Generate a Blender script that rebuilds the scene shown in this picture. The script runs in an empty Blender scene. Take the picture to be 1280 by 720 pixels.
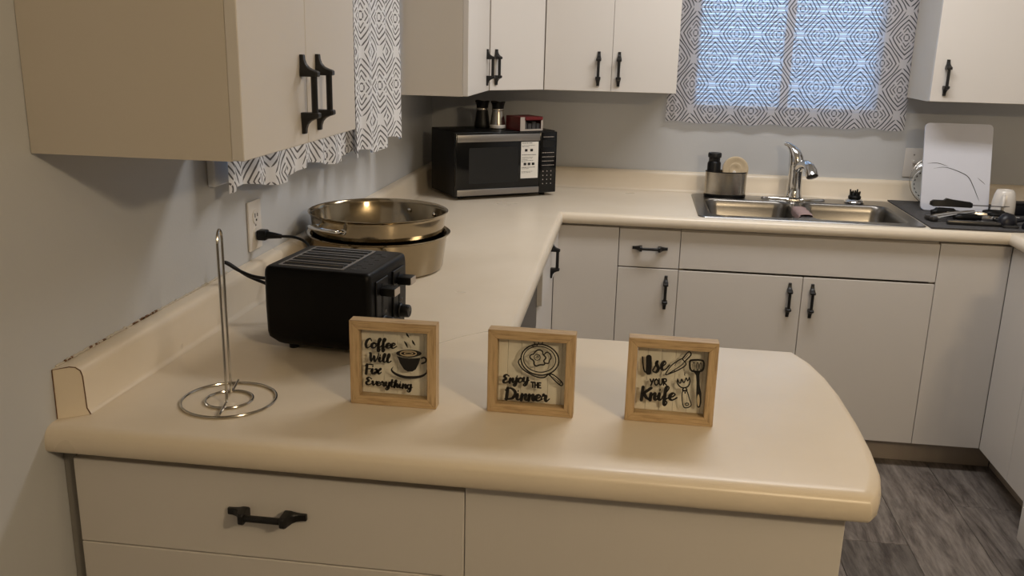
import bpy, bmesh, math, random, json
from mathutils import Vector, Matrix
from mathutils.geometry import tessellate_polygon

random.seed(7)
SC = bpy.context.scene
COL = SC.collection
PI = math.pi

# ---------------------------------------------------------------- camera
CAM = dict(loc=(0.8824, -1.1883, 1.5054), yaw=0.1317, pitch=0.2635, roll=0.0239, f=1136.4)
def make_camera():
    y, p, r = CAM['yaw'], CAM['pitch'], CAM['roll']
    f0 = Vector((-math.sin(y), math.cos(y), 0)); r0 = Vector((math.cos(y), math.sin(y), 0)); u0 = Vector((0, 0, 1))
    f = f0 * math.cos(p) - u0 * math.sin(p); u = u0 * math.cos(p) + f0 * math.sin(p)
    rr = r0 * math.cos(r) + u * math.sin(r); uu = -r0 * math.sin(r) + u * math.cos(r)
    cd = bpy.data.cameras.new('camera'); co = bpy.data.objects.new('camera', cd); COL.objects.link(co)
    m = Matrix((rr, uu, -f)).transposed().to_4x4(); m.translation = CAM['loc']
    co.matrix_world = m
    cd.sensor_width = 36; cd.lens = CAM['f'] * 36 / 1280; cd.clip_start = 0.02
    SC.camera = co
make_camera()

# ---------------------------------------------------------------- world, lamps, exposure
SC.view_settings.view_transform = 'Standard'
SC.view_settings.look = 'None'
SC.view_settings.exposure = 0.0
SC.view_settings.gamma = 1.0
SC.view_settings.use_curve_mapping = False

W = bpy.data.worlds.new('world'); SC.world = W; W.use_nodes = True
bg = W.node_tree.nodes['Background']
bg.inputs[0].default_value = (0.34, 0.62, 1.0, 1); bg.inputs[1].default_value = 3.2   # blue dusk outside the windows

KITCHEN_W, KITCHEN_C = 19.0, (1.0, 0.985, 0.985)
DINING_W, DINING_C = 58.0, (1.0, 0.775, 0.50)
KITCHEN_POS = (1.45, 1.60, 2.385)
DINING_POS = (2.2, -1.4, 2.12)

# ---------------------------------------------------------------- helpers
def lin(c):
    return tuple((v / 255 / 12.92) if v / 255 <= .04045 else ((v / 255 + .055) / 1.055) ** 2.4 for v in c)

class NT:
    def __init__(s, m):
        m.use_nodes = True; s.t = m.node_tree; s.n = s.t.nodes; s.l = s.t.links
        s.b = s.n['Principled BSDF']; s.out = s.n['Material Output']
    def new(s, ty, **kw):
        n = s.n.new(ty)
        for k, v in kw.items(): setattr(n, k, v)
        return n
    def link(s, a, b): s.l.new(a, b)
    def math(s, op, a, b=None, c=None):
        n = s.n.new('ShaderNodeMath'); n.operation = op
        for i, v in enumerate((a, b, c)):
            if v is None: continue
            if isinstance(v, (int, float)): n.inputs[i].default_value = v
            else: s.l.new(v, n.inputs[i])
        return n.outputs[0]
    def mixc(s, fac, a, b):
        n = s.n.new('ShaderNodeMix'); n.data_type = 'RGBA'
        for sock, v in ((n.inputs[0], fac), (n.inputs[6], a), (n.inputs[7], b)):
            if isinstance(v, (int, float)): sock.default_value = v
            elif isinstance(v, tuple): sock.default_value = (*v, 1) if len(v) == 3 else v
            else: s.l.new(v, sock)
        return n.outputs[2]
    def noise(s, scale=10, detail=3, rough=.5, coord='Object', sc=(1, 1, 1)):
        tc = s.new('ShaderNodeTexCoord'); mp = s.new('ShaderNodeMapping'); mp.inputs['Scale'].default_value = sc
        s.link(tc.outputs[coord], mp.inputs[0])
        n = s.new('ShaderNodeTexNoise'); n.inputs['Scale'].default_value = scale; n.inputs['Detail'].default_value = detail
        n.inputs['Roughness'].default_value = rough; s.link(mp.outputs[0], n.inputs['Vector'])
        return n.outputs['Fac']
    def ramp(s, fac, stops):
        r = s.new('ShaderNodeValToRGB'); e = r.color_ramp.elements
        while len(e) < len(stops): e.new(.5)
        for el, (p, c) in zip(e, stops): el.position = p; el.color = (*c, 1)
        s.link(fac, r.inputs[0]); return r.outputs[0]
    def bump(s, h, strength=.1, dist=.002):
        b = s.new('ShaderNodeBump'); b.inputs['Strength'].default_value = strength; b.inputs['Distance'].default_value = dist
        s.link(h, b.inputs['Height']); s.link(b.outputs[0], s.b.inputs['Normal'])

def mat(name, rgb, rough=.5, metal=0., var=.04, scale=6., bump=0., bscale=200., sc=(1, 1, 1), ior=1.45, coat=0.):
    m = bpy.data.materials.new(name); t = NT(m); c = lin(rgb)
    f = t.noise(scale, 4, .55, sc=sc)
    lo = tuple(v * (1 - var) for v in c); hi = tuple(min(1, v * (1 + var)) for v in c)
    t.link(t.ramp(f, [(.3, lo), (.7, hi)]), t.b.inputs['Base Color'])
    t.b.inputs['Roughness'].default_value = rough; t.b.inputs['Metallic'].default_value = metal
    t.b.inputs['IOR'].default_value = ior; t.b.inputs['Coat Weight'].default_value = coat
    if bump: t.bump(t.noise(bscale, 2, .5, sc=sc), bump)
    return m

M = {}
def setup_mats():
    M['wall'] = mat('painted wall', (191, 192, 193), .75, var=.025, scale=2.2, bump=.12, bscale=140)
    M['ceiling'] = mat('ceiling paint', (225, 222, 215), .9, bump=.2, bscale=90)
    M['cab'] = mat('cabinet white laminate', (215, 210, 204), .42, var=.015, scale=3, bump=.05, bscale=400, sc=(1, 1, .06))
    M['cabin'] = mat('cabinet side laminate', (206, 198, 186), .5, var=.02, scale=3)
    M['gap'] = mat('dark cabinet gap', (70, 62, 55), .8)
    M['kick'] = mat('toe kick board', (178, 166, 152), .55, var=.04)
    M['grey_filler'] = mat('grey filler strip', (140, 136, 130), .6)
    M['black'] = mat('matt black metal', (20, 19, 19), .42, var=.1)
    M['blackp'] = mat('black plastic', (9, 9, 10), .42, var=.08, ior=1.35)
    M['toaster'] = mat('toaster black shell', (5, 5, 5), .40, var=.08, ior=1.25)
    M['slot'] = mat('dark slot', (8, 8, 8), .8)
    M['blackgloss'] = mat('black gloss panel', (8, 9, 11), .14, var=.05)
    M['chrome'] = mat('chrome', (215, 215, 215), .09, 1., var=.02)
    M['wire'] = mat('nickel wire', (190, 186, 178), .18, 1., var=.03)
    M['steel'] = mat('brushed stainless', (190, 184, 174), .24, 1., var=.05, scale=5, bump=.06, bscale=60, sc=(1, 1, 14))
    M['sink'] = mat('sink stainless', (132, 129, 125), .28, 1., var=.06, scale=8, bump=.04, bscale=160)
    M['pan'] = mat('worn pan stainless', (150, 137, 114), .13, 1., var=.12, scale=9, bump=.03, bscale=25)
    M['trim'] = mat('microwave steel trim', (150, 146, 142), .36, .85, var=.04, sc=(1, 1, 12))
    M['white_plastic'] = mat('white plastic', (228, 224, 218), .4, var=.015)
    M['outlet'] = mat('outlet plate', (222, 216, 208), .4, var=.015)
    M['board'] = mat('white cutting board', (216, 218, 228), .45, var=.02, bump=.08, bscale=300)
    M['mark'] = mat('knife scuff', (60, 58, 60), .7)
    M['ceramic'] = mat('white ceramic', (226, 221, 214), .18, var=.02)
    M['mat'] = mat('grey drying mat', (74, 72, 72), .95, var=.12, scale=60, bump=.5, bscale=500)
    M['cloth'] = mat('mauve dish cloth', (158, 134, 130), .95, var=.08, scale=30, bump=.5, bscale=350)
    M['beige'] = mat('beige scrubber', (196, 178, 148), .8, var=.06, scale=40)
    M['ink'] = mat('black printed ink', (20, 18, 18), .5, var=.05)
    M['inklight'] = mat('cream print', (186, 170, 140), .6)
    M['strip'] = mat('cream sign boards', (246, 237, 220), .7, var=.05, scale=14, sc=(6, 6, .5))
    M['red'] = mat('red carton', (100, 24, 26), .45, var=.15, scale=25)
    M['cardgrey'] = mat('pale carton', (178, 168, 158), .6)
    M['navy'] = mat('dark nylon', (20, 21, 30), .4, var=.1)
    M['gunmetal'] = mat('grey metal utensil', (92, 90, 88), .32, .8, var=.1)
    M['sticker'] = mat('white sticker', (226, 222, 214), .5, var=.01)
    M['caulk'] = mat('caulk', (190, 182, 168), .8, var=.1, scale=40)
    M['dish'] = mat('dishwasher grey front', (84, 80, 78), .4, .5, var=.05)
    M['appl'] = mat('white appliance enamel', (224, 220, 214), .25, var=.01)
    M['vinyl'] = mat('white window vinyl', (222, 224, 228), .4, var=.01)
    M['edge'] = mat('brown edge line', (112, 82, 56), .8, var=.2, scale=80)

    # worktop: cream laminate with faint wear
    m = bpy.data.materials.new('cream laminate'); t = NT(m)
    f = t.noise(3.5, 5, .6); g = t.noise(420, 2, .5)
    c = t.ramp(f, [(.3, lin((220, 207, 186))), (.7, lin((228, 216, 197)))])
    c2 = t.mixc(t.ramp(g, [(.70, (0, 0, 0)), (.80, (.16, .16, .16))]), c, lin((150, 128, 100)))
    t.link(c2, t.b.inputs['Base Color'])
    rg = t.math('MULTIPLY_ADD', t.noise(5, 3), .18, .22); t.link(rg, t.b.inputs['Roughness'])
    t.bump(t.noise(300, 2), .04); M['top'] = m

    # oak for the sign frames, two grain directions
    for nm, sc in (('oak_h', (3, 30, 42)), ('oak_v', (42, 30, 3))):
        m = bpy.data.materials.new('pale oak ' + nm[-1]); t = NT(m)
        f = t.noise(7, 5, .65, sc=sc); g = t.noise(2.5, 2, .5, sc=sc)
        c = t.ramp(f, [(.28, lin((148, 122, 88))), (.5, lin((196, 168, 128))), (.75, lin((216, 190, 150)))])
        t.link(t.mixc(t.math('MULTIPLY', g, .3), c, lin((158, 132, 98))), t.b.inputs['Base Color'])
        t.b.inputs['Roughness'].default_value = .55; t.bump(f, .15, .001); M[nm] = m

    # floor planks: grey brown vinyl wood, grain along Y, each plank its own tone
    m = bpy.data.materials.new('grey wood plank'); t = NT(m)
    oi = t.new('ShaderNodeObjectInfo'); tc = t.new('ShaderNodeTexCoord')
    ad = t.new('ShaderNodeVectorMath', operation='ADD'); sc_ = t.new('ShaderNodeVectorMath', operation='SCALE')
    cb = t.new('ShaderNodeCombineXYZ'); t.link(oi.outputs['Random'], cb.inputs[0]); t.link(oi.outputs['Random'], cb.inputs[1])
    t.link(cb.outputs[0], sc_.inputs[0]); sc_.inputs['Scale'].default_value = 37
    t.link(tc.outputs['Object'], ad.inputs[0]); t.link(sc_.outputs[0], ad.inputs[1])
    mp = t.new('ShaderNodeMapping'); mp.inputs['Scale'].default_value = (13, 2.0, 1); t.link(ad.outputs[0], mp.inputs[0])
    n1 = t.new('ShaderNodeTexNoise'); n1.inputs['Scale'].default_value = 1.0; n1.inputs['Detail'].default_value = 8; n1.inputs['Roughness'].default_value = .72
    n1.inputs['Distortion'].default_value = 1.2
    t.link(mp.outputs[0], n1.inputs['Vector'])
    mp2 = t.new('ShaderNodeMapping'); mp2.inputs['Scale'].default_value = (70, 9, 1); t.link(ad.outputs[0], mp2.inputs[0])
    n2 = t.new('ShaderNodeTexNoise'); n2.inputs['Scale'].default_value = 1.0; n2.inputs['Detail'].default_value = 6; n2.inputs['Roughness'].default_value = .7
    t.link(mp2.outputs[0], n2.inputs['Vector'])
    fac = t.math('ADD', t.math('MULTIPLY', n1.outputs['Fac'], .62), t.math('MULTIPLY', n2.outputs['Fac'], .38))
    c = t.ramp(fac, [(.33, lin((44, 38, 36))), (.44, lin((92, 84, 79))), (.54, lin((124, 116, 109))), (.70, lin((158, 149, 141)))])
    d = t.math('MULTIPLY_ADD', oi.outputs['Random'], .5, .62)
    dk = t.new('ShaderNodeMix', data_type='RGBA', blend_type='MULTIPLY'); dk.inputs[0].default_value = 1
    cc = t.new('ShaderNodeCombineColor')
    for i in range(3): t.link(d, cc.inputs[i])
    t.link(c, dk.inputs[6]); t.link(cc.outputs[0], dk.inputs[7])
    t.link(dk.outputs[2], t.b.inputs['Base Color']); t.b.inputs['Roughness'].default_value = .5
    t.bump(n1.outputs['Fac'], .15, .002); M['plank'] = m

    # glass panes (thin): transparent with a fresnel gloss
    def glass(name, tint, gl=1.0):
        m = bpy.data.materials.new(name); t = NT(m)
        tr = t.new('ShaderNodeBsdfTransparent'); tr.inputs[0].default_value = (*tint, 1)
        go = t.new('ShaderNodeBsdfGlossy'); go.inputs['Roughness'].default_value = .03
        lw = t.new('ShaderNodeLayerWeight'); lw.inputs['Blend'].default_value = .5
        fr = t.math('MULTIPLY_ADD', t.math('POWER', lw.outputs['Facing'], 5.0), .9, .035)
        mx = t.new('ShaderNodeMixShader'); t.link(t.math('MINIMUM', t.math('MULTIPLY', fr, gl), 1.0), mx.inputs[0])
        t.link(tr.outputs[0], mx.inputs[1]); t.link(go.outputs[0], mx.inputs[2]); t.link(mx.outputs[0], t.out.inputs[0]); return m
    M['glass'] = glass('clear glass', (.97, .98, .98))
    M['lidglass'] = glass('lid glass', (.97, .98, .98), 1.0)

    # window slats: thin white vinyl that lets daylight through
    m = bpy.data.materials.new('white slat vinyl'); t = NT(m)
    tl = t.new('ShaderNodeBsdfTranslucent'); tl.inputs[0].default_value = (.8, .83, .88, 1)
    mx = t.new('ShaderNodeMixShader'); mx.inputs[0].default_value = .5
    t.b.inputs['Base Color'].default_value = (*lin((225, 228, 232)), 1); t.b.inputs['Roughness'].default_value = .5
    t.link(t.b.outputs[0], mx.inputs[1]); t.link(tl.outputs[0], mx.inputs[2]); t.link(mx.outputs[0], t.out.inputs[0]); M['slat'] = m

    # sheer printed curtain; pattern in the cloth's own UV metres
    def curtain(name, base, line, px, pz, sheer, thru):
        m = bpy.data.materials.new(name); t = NT(m)
        uv = t.new('ShaderNodeUVMap'); sp = t.new('ShaderNodeSeparateXYZ')
        nz = t.new('ShaderNodeTexNoise'); nz.inputs['Scale'].default_value = 30; nz.inputs['Detail'].default_value = 1
        t.link(uv.outputs[0], nz.inputs['Vector'])
        t.link(uv.outputs[0], sp.inputs[0])
        u, v = sp.outputs[0], sp.outputs[1]
        U = t.math('MULTIPLY', u, 2 * PI / px); V = t.math('MULTIPLY', v, 2 * PI / pz)
        f = t.math('ABSOLUTE', t.math('MULTIPLY', t.math('ADD', t.math('COSINE', U), t.math('COSINE', V)), .5))
        d = t.math('MULTIPLY', t.math('ARCCOSINE', t.math('MINIMUM', f, 1.0)), 2 / PI)
        d = t.math('ADD', d, t.math('MULTIPLY_ADD', nz.outputs['Fac'], .05, -.025))
        su = t.math('ABSOLUTE', t.math('SINE', U)); sv = t.math('ABSOLUTE', t.math('SINE', V))
        q = t.math('DIVIDE', t.math('MULTIPLY', t.math('MULTIPLY', su, sv), 2), t.math('ADD', t.math('ADD', t.math('MULTIPLY', su, su), t.math('MULTIPLY', sv, sv)), .001))
        def step(x, a, b_, o0=0., o1=1.):
            r = t.new('ShaderNodeMapRange', interpolation_type='SMOOTHSTEP'); t.link(x, r.inputs[0])
            for i, vv in enumerate((a, b_, o0, o1)): r.inputs[i + 1].default_value = vv
            return r.outputs[0]
        dev = t.math('MULTIPLY', t.math('SUBTRACT', .65, q), t.math('MULTIPLY', step(d, .18, .5), t.math('MULTIPLY_ADD', d, -.224, .28)))
        g = t.math('MULTIPLY_ADD', t.math('SUBTRACT', d, dev), 5.0, -.32)
        w = t.math('ABSOLUTE', t.math('SUBTRACT', t.math('FRACT', g), .5))
        ln = t.math('MULTIPLY', step(w, .13, .20, 1., 0.), t.math('GREATER_THAN', g, 0.))
        ln = t.math('MULTIPLY', ln, t.math('LESS_THAN', d, .96))
        br = t.math('MULTIPLY', step(q, .955, .985), t.math('LESS_THAN', g, 2.75))
        ln = t.math('MULTIPLY', ln, t.math('SUBTRACT', 1.0, br))
        c = t.mixc(ln, lin(base), lin(line))
        t.link(c, t.b.inputs['Base Color']); t.b.inputs['Roughness'].default_value = .9
        tl = t.new('ShaderNodeBsdfTranslucent'); t.link(c, tl.inputs[0])
        tr = t.new('ShaderNodeBsdfTransparent')
        a = t.new('ShaderNodeMixShader'); a.inputs[0].default_value = thru
        t.link(t.b.outputs[0], a.inputs[1]); t.link(tl.outputs[0], a.inputs[2])
        b = t.new('ShaderNodeMixShader')
        t.link(t.math('MULTIPLY_ADD', ln, -sheer * .8, sheer), b.inputs[0])
        t.link(a.outputs[0], b.inputs[1]); t.link(tr.outputs[0], b.inputs[2]); t.link(b.outputs[0], t.out.inputs[0])
        return m
    M['curtain'] = curtain('printed sheer curtain', (224, 221, 226), (52, 51, 58), .165, .20, .52, .14)
    M['curtain2'] = curtain('printed white curtain', (226, 225, 226), (96, 93, 94), .165, .20, .0, .05)

    # lamp diffuser: gives off light
    m = bpy.data.materials.new('lit lamp glass'); t = NT(m)
    t.b.inputs['Emission Color'].default_value = (1, .88, .72, 1); t.b.inputs['Emission Strength'].default_value = 1.5
    t.b.inputs['Base Color'].default_value = (.9, .88, .85, 1); M['lamp'] = m
setup_mats()

def root_of(o):
    while o.parent: o = o.parent
    return o

class B:
    """collects faces, then links them as ONE mesh object"""
    def __init__(s): s.v = []; s.f = []; s.uv = None
    def add(s, vs, fs):
        k = len(s.v); s.v += [tuple(v) for v in vs]; s.f += [tuple(i + k for i in f) for f in fs]; return s
    def box(s, x0, x1, y0, y1, z0, z1, bev=0., seg=2):
        bm = bmesh.new(); bmesh.ops.create_cube(bm, size=1)
        for v in bm.verts:
            v.co = ((x0 + x1) / 2 + v.co.x * (x1 - x0), (y0 + y1) / 2 + v.co.y * (y1 - y0), (z0 + z1) / 2 + v.co.z * (z1 - z0))
        if bev: bmesh.ops.bevel(bm, geom=bm.edges[:], offset=bev, segments=seg, affect='EDGES', profile=.5)
        return s.bm(bm)
    def bm(s, bm):
        bm.verts.index_update(); s.add([v.co[:] for v in bm.verts], [[v.index for v in f.verts] for f in bm.faces]); bm.free(); return s
    def xf(s, m, k=0):
        s.v[k:] = [tuple(m @ Vector(v)) for v in s.v[k:]]; return s
    def loft(s, loops, cap=True, close=False):
        n = len(loops[0]); k = len(s.v)
        for l in loops: s.v += [tuple(p) for p in l]
        L = len(loops)
        for a in range(L if close else L - 1):
            b = (a + 1) % L
            for i in range(n):
                j = (i + 1) % n; s.f.append((k + a * n + i, k + a * n + j, k + b * n + j, k + b * n + i))
        if cap and not close:
            s.f.append(tuple(k + i for i in range(n))[::-1]); s.f.append(tuple(k + (L - 1) * n + i for i in range(n)))
        return s
    def lathe(s, prof, n=40, c=(0, 0, 0), axis='z'):
        loops = []
        for r, h in prof:
            r = max(r, 1e-5)
            loops.append([(c[0] + r * math.cos(2 * PI * i / n), c[1] + r * math.sin(2 * PI * i / n), c[2] + h) for i in range(n)])
        return s.loft(loops, cap=True)
    def tube(s, pts, r, n=8, closed=False, smooth=0):
        P = [Vector(p) for p in pts]
        if smooth: P = crom(P, smooth, closed)
        R = r if isinstance(r, (list, tuple)) else [r] * len(P)
        if len(R) != len(P): R = [R[min(int(i * len(R) / len(P)), len(R) - 1)] for i in range(len(P))]
        loops = []; L = len(P); up = None
        for i, p in enumerate(P):
            if closed: d = P[(i + 1) % L] - P[i - 1]
            else: d = P[min(i + 1, L - 1)] - P[max(i - 1, 0)]
            d.normalize()
            if up is None:
                up = Vector((0, 0, 1)) if abs(d.z) < .9 else Vector((1, 0, 0))
            a = (up - d * up.dot(d)); a.normalize(); up = a; b = d.cross(a)
            loops.append([p + (a * math.cos(2 * PI * j / n) + b * math.sin(2 * PI * j / n)) * R[i] for j in range(n)])
        return s.loft(loops, cap=True, close=closed)
    def prism(s, poly, z0, z1, ax='z'):
        def m(u, v, w): return (u, v, w) if ax == 'z' else ((u, w, v) if ax == 'y' else (w, u, v))
        n = len(poly); tri = tessellate_polygon([[Vector((u, v, 0)) for u, v in poly]])
        k = len(s.v); s.v += [m(u, v, z0) for u, v in poly] + [m(u, v, z1) for u, v in poly]
        for t in tri: s.f.append(tuple(k + i for i in t)); s.f.append(tuple(k + n + i for i in t[::-1]))
        for i in range(n):
            j = (i + 1) % n; s.f.append((k + i, k + j, k + n + j, k + n + i))
        return s
    def obj(s, name, m, parent=None, local=False, smooth=True, angle=38):
        me = bpy.data.meshes.new(name)
        vs = s.v
        if parent is not None and not local:
            mi = root_of(parent)['_m']; mi = Matrix([mi[i * 4:i * 4 + 4] for i in range(4)])
            vs = [tuple(mi @ Vector(v)) for v in vs]
        me.from_pydata(vs, [], s.f); me.validate()
        bm = bmesh.new(); bm.from_mesh(me); bmesh.ops.recalc_face_normals(bm, faces=bm.faces); bm.to_mesh(me); bm.free()
        if smooth:
            for p in me.polygons: p.use_smooth = True
            me.set_sharp_from_angle(angle=math.radians(angle))
        me.materials.append(m)
        o = bpy.data.objects.new(name, me); COL.objects.link(o)
        if parent is not None: o.parent = parent
        return o

def crom(P, k=8, closed=False):
    P = [Vector(p) for p in P]; n = len(P); out = []
    if n < 3: return P
    for i in range(n if closed else n - 1):
        p1, p2 = P[i], P[(i + 1) % n]
        p0 = P[i - 1] if (i > 0 or closed) else p1 * 2 - p2
        p3 = P[(i + 2) % n] if (i + 2 < n or closed) else p2 * 2 - p1
        for j in range(k):
            t = j / k
            out.append(.5 * ((2 * p1) + (p2 - p0) * t + (2 * p0 - 5 * p1 + 4 * p2 - p3) * t * t + (3 * p1 - p0 - 3 * p2 + p3) * t ** 3))
    if not closed: out.append(P[-1])
    return out

def thing(name, label, cat, loc=(0, 0, 0), rz=0., group=None):
    o = bpy.data.objects.new(name, None); COL.objects.link(o); o.empty_display_size = .05
    o.location = loc; o.rotation_euler = (0, 0, rz)
    m = (Matrix.Translation(loc) @ Matrix.Rotation(rz, 4, 'Z')).inverted()
    o['_m'] = [v for r in m for v in r]
    o['label'] = label; o['category'] = cat
    if group: o['group'] = group
    return o
def tag(o, label, cat, group=None):
    o['label'] = label; o['category'] = cat
    if group: o['group'] = group
    return o
def struct(o, label=None):
    o['kind'] = 'structure'
    if label: o['label'] = label
    return o
def rbox2(x0, x1, y0, y1, r, n=6):
    p = []
    for cx, cy, a in ((x1 - r, y1 - r, 0), (x0 + r, y1 - r, PI / 2), (x0 + r, y0 + r, PI), (x1 - r, y0 + r, 1.5 * PI)):
        for i in range(n + 1):
            t = a + PI / 2 * i / n; p.append((cx + r * math.cos(t), cy + r * math.sin(t)))
    return p

# ---------------------------------------------------------------- the room
RX, RY0, RY1, RZ = 5.2, -5.2, 2.71, 2.44      # dining part reaches x = 4, kitchen wall on the right at x = 2.80
KX = 2.80
Z = 0.914                                      # worktop height
wl = B()
WY0, WY1, WZ0, WZ1 = 0.655, 1.69, 1.262, 2.02  # window opening in the left wall
wl.box(-.12, 0, RY0, WY0, 0, RZ); wl.box(-.12, 0, WY1, RY1 + .12, 0, RZ); wl.box(-.12, 0, WY0, WY1, 0, WZ0); wl.box(-.12, 0, WY0, WY1, WZ1, RZ)
struct(wl.obj('wall_left', M['wall'], smooth=False))
wb = B()
BX0, BX1, BZ0, BZ1 = 1.105, 1.83, 1.262, 2.02  # window opening in the back wall
wb.box(0, BX0, RY1, RY1 + .07, 0, RZ); wb.box(BX1, KX + .12, RY1, RY1 + .07, 0, RZ); wb.box(BX0, BX1, RY1, RY1 + .07, 0, BZ0); wb.box(BX0, BX1, RY1, RY1 + .07, BZ1, RZ)
struct(wb.obj('wall_back', M['wall'], smooth=False))
struct(B().box(KX, KX + .12, .3, RY1, 0, RZ).obj('wall_right', M['wall'], smooth=False))
struct(B().box(KX + .12, RX + .12, .3, .42, 0, RZ).obj('wall_return', M['wall'], smooth=False))
struct(B().box(RX, RX + .12, RY0, .3, 0, RZ).obj('wall_far_right', M['wall'], smooth=False))
struct(B().box(-.12, RX + .12, RY0 - .12, RY0, 0, RZ).obj('wall_rear', M['wall'], smooth=False))
struct(B().box(-.12, RX + .12, RY0 - .12, RY1 + .12, RZ, RZ + .1).obj('ceiling', M['ceiling'], smooth=False))
fl = struct(B().box(-.12, RX + .12, RY0 - .12, RY1 + .12, -.1, -.006).obj('floor', M['gap'], smooth=False))
PW, PL = .233, 1.22
k = 0
xr = 1.807 - PW * 8
offs = {0: .61, 1: .31, 2: .92, 3: .05}
row = 0
while xr < RX:
    # joints: row with x 1.807..2.04 has one at 1.53 offset family, the next at 1.83
    base = {8: 1.10, 9: 1.83, 7: 1.53, 10: 0.75, 6: .95, 5: 2.1}.get(row, (row * .47) % PL)
    y = base - PL * math.ceil((base - RY0) / PL)
    while y < RY1:
        a, b = max(y, RY0), min(y + PL, RY1)
        x0, x1 = max(xr, 0), min(xr + PW, RX)
        if b - a > .02 and x1 - x0 > .02 and not (x0 > KX and a > .3):
            o = B().box(x0 + .0006, x1 - .0006, a + .0006, b - .0006, -.006, 0, .0012, 1).obj('plank', M['plank'], fl, local=True, smooth=False)
        y += PL
    xr += PW; row += 1

# ---------------------------------------------------------------- windows, blinds, curtains
def window(name, ax, a0, a1, z0, z1, mull, depth0, casing, sill):
    """ax 'y': window in the back wall (runs along x at y = depth0); ax 'x': in the left wall (runs along y)"""
    e = bpy.data.objects.new(name, None); COL.objects.link(e); e['kind'] = 'structure'
    s = 1 if ax == 'y' else -1
    def bx(b, u0, u1, w0, w1, zz0, zz1, bev=.0015):
        if ax == 'y': b.box(u0, u1, min(w0, w1), max(w0, w1), zz0, zz1, bev, 1)
        else: b.box(min(w0, w1), max(w0, w1), u0, u1, zz0, zz1, bev, 1)
    d = depth0
    f = B(); w = .012
    bx(f, a0, a1, d + s * .040, d + s * .068, z0, z0 + w); bx(f, a0, a1, d + s * .040, d + s * .068, z1 - w, z1)
    bx(f, a0, a0 + w, d + s * .040, d + s * .068, z0 + w, z1 - w); bx(f, a1 - w, a1, d + s * .040, d + s * .068, z0 + w, z1 - w)
    o = f.obj('window_frame', M['vinyl'], smooth=False); o.parent = e
    m = B(); bx(m, mull - .017, mull + .017, d + s * .0, d + s * .068, z0 + .0125, z1 - .0125)
    o = m.obj('mullion', M['vinyl'], smooth=False); o.parent = e
    for p0, p1 in ((a0 + .0125, mull - .0175), (mull + .0175, a1 - .0125)):
        g = B(); bx(g, p0, p1, d + s * .052, d + s * .056, z0 + .0125, z1 - .0125, 0)
        o = g.obj('pane', M['glass'], smooth=False); o.parent = e
    if casing:
        c = B(); w = .062
        bx(c, a0 - w, a1 + w, d - s * .018, d - s * .0005, z0 - w, z0, .003); bx(c, a0 - w, a1 + w, d - s * .018, d - s * .0005, z1, z1 + w, .003)
        bx(c, a0 - w, a0, d - s * .018, d - s * .0005, z0, z1, .003); bx(c, a1, a1 + w, d - s * .018, d - s * .0005, z0, z1, .003)
        o = c.obj('window_casing', M['vinyl'], smooth=False); o.parent = e
    if sill:
        g = B(); bx(g, a0 - .03, a1 + .03, d - s * .03, d + s * .044, z0 - .02, z0, .003)
        o = g.obj('window_sill', M['vinyl'], smooth=False); o.parent = e
    return e
window('window_1', 'y', BX0, BX1, BZ0, BZ1, 1.465, RY1, False, False)
window('window_2', 'x', WY0, WY1, WZ0, WZ1, 1.17, 0.0, True, False)

def blind(x0, x1, label, tilt, left=False):
    if left: t = thing('window_blind', label, 'blind', (-.022, (x0 + x1) / 2, BZ0), PI / 2)
    else: t = thing('window_blind', label, 'blind', ((x0 + x1) / 2, RY1 + .022, BZ0), 0)
    w = (x1 - x0) / 2
    B().box(-w, w, -.014, .014, BZ1 - BZ0 - .03, BZ1 - BZ0 - .002, .003).obj('head_rail', M['vinyl'], t, local=True, smooth=False)
    B().box(-w, w, -.010, .010, .004, .015, .003).obj('bottom_rail', M['vinyl'], t, local=True, smooth=False)
    s = B(); c, n = [], 3
    for i in range(n + 1):
        a = -1 + 2 * i / n; c.append((a * .0108, .0016 * (1 - a * a)))
    top = [(y, z) for y, z in c]; loop = top + [(y, z - .0005) for y, z in top[::-1]]
    s.loft([[(x, y, z) for y, z in loop] for x in (-w, w)])
    s.xf(Matrix.Rotation(tilt, 4, 'X'))
    first = s.obj('slat', M['slat'], t, local=True)
    first.location = (0, 0, .024)
    z = .024 + .0172
    while z < BZ1 - BZ0 - .035:
        o = first.copy(); COL.objects.link(o); o.location = (0, 0, z); z += .0172
    for cx in (-w * .72, w * .72):
        B().tube([(cx, -.0125, .012), (cx, -.0125, BZ1 - BZ0 - .03)], .0009, 5).obj('ladder_cord', M['vinyl'], t, local=True)
blind(1.108, 1.447, 'white slatted blind behind the curtain, on the sink window pane nearer the microwave', math.radians(40))
blind(1.483, 1.827, 'white slatted blind behind the curtain, on the sink window pane nearer the cutting board', math.radians(42))

blind(.660, 1.150, 'closed white blind behind the white curtain, on the window pane nearer the near cabinet', math.radians(74), True)
blind(1.190, 1.684, 'closed white blind behind the white curtain, on the window pane nearer the microwave', math.radians(74), True)

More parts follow.
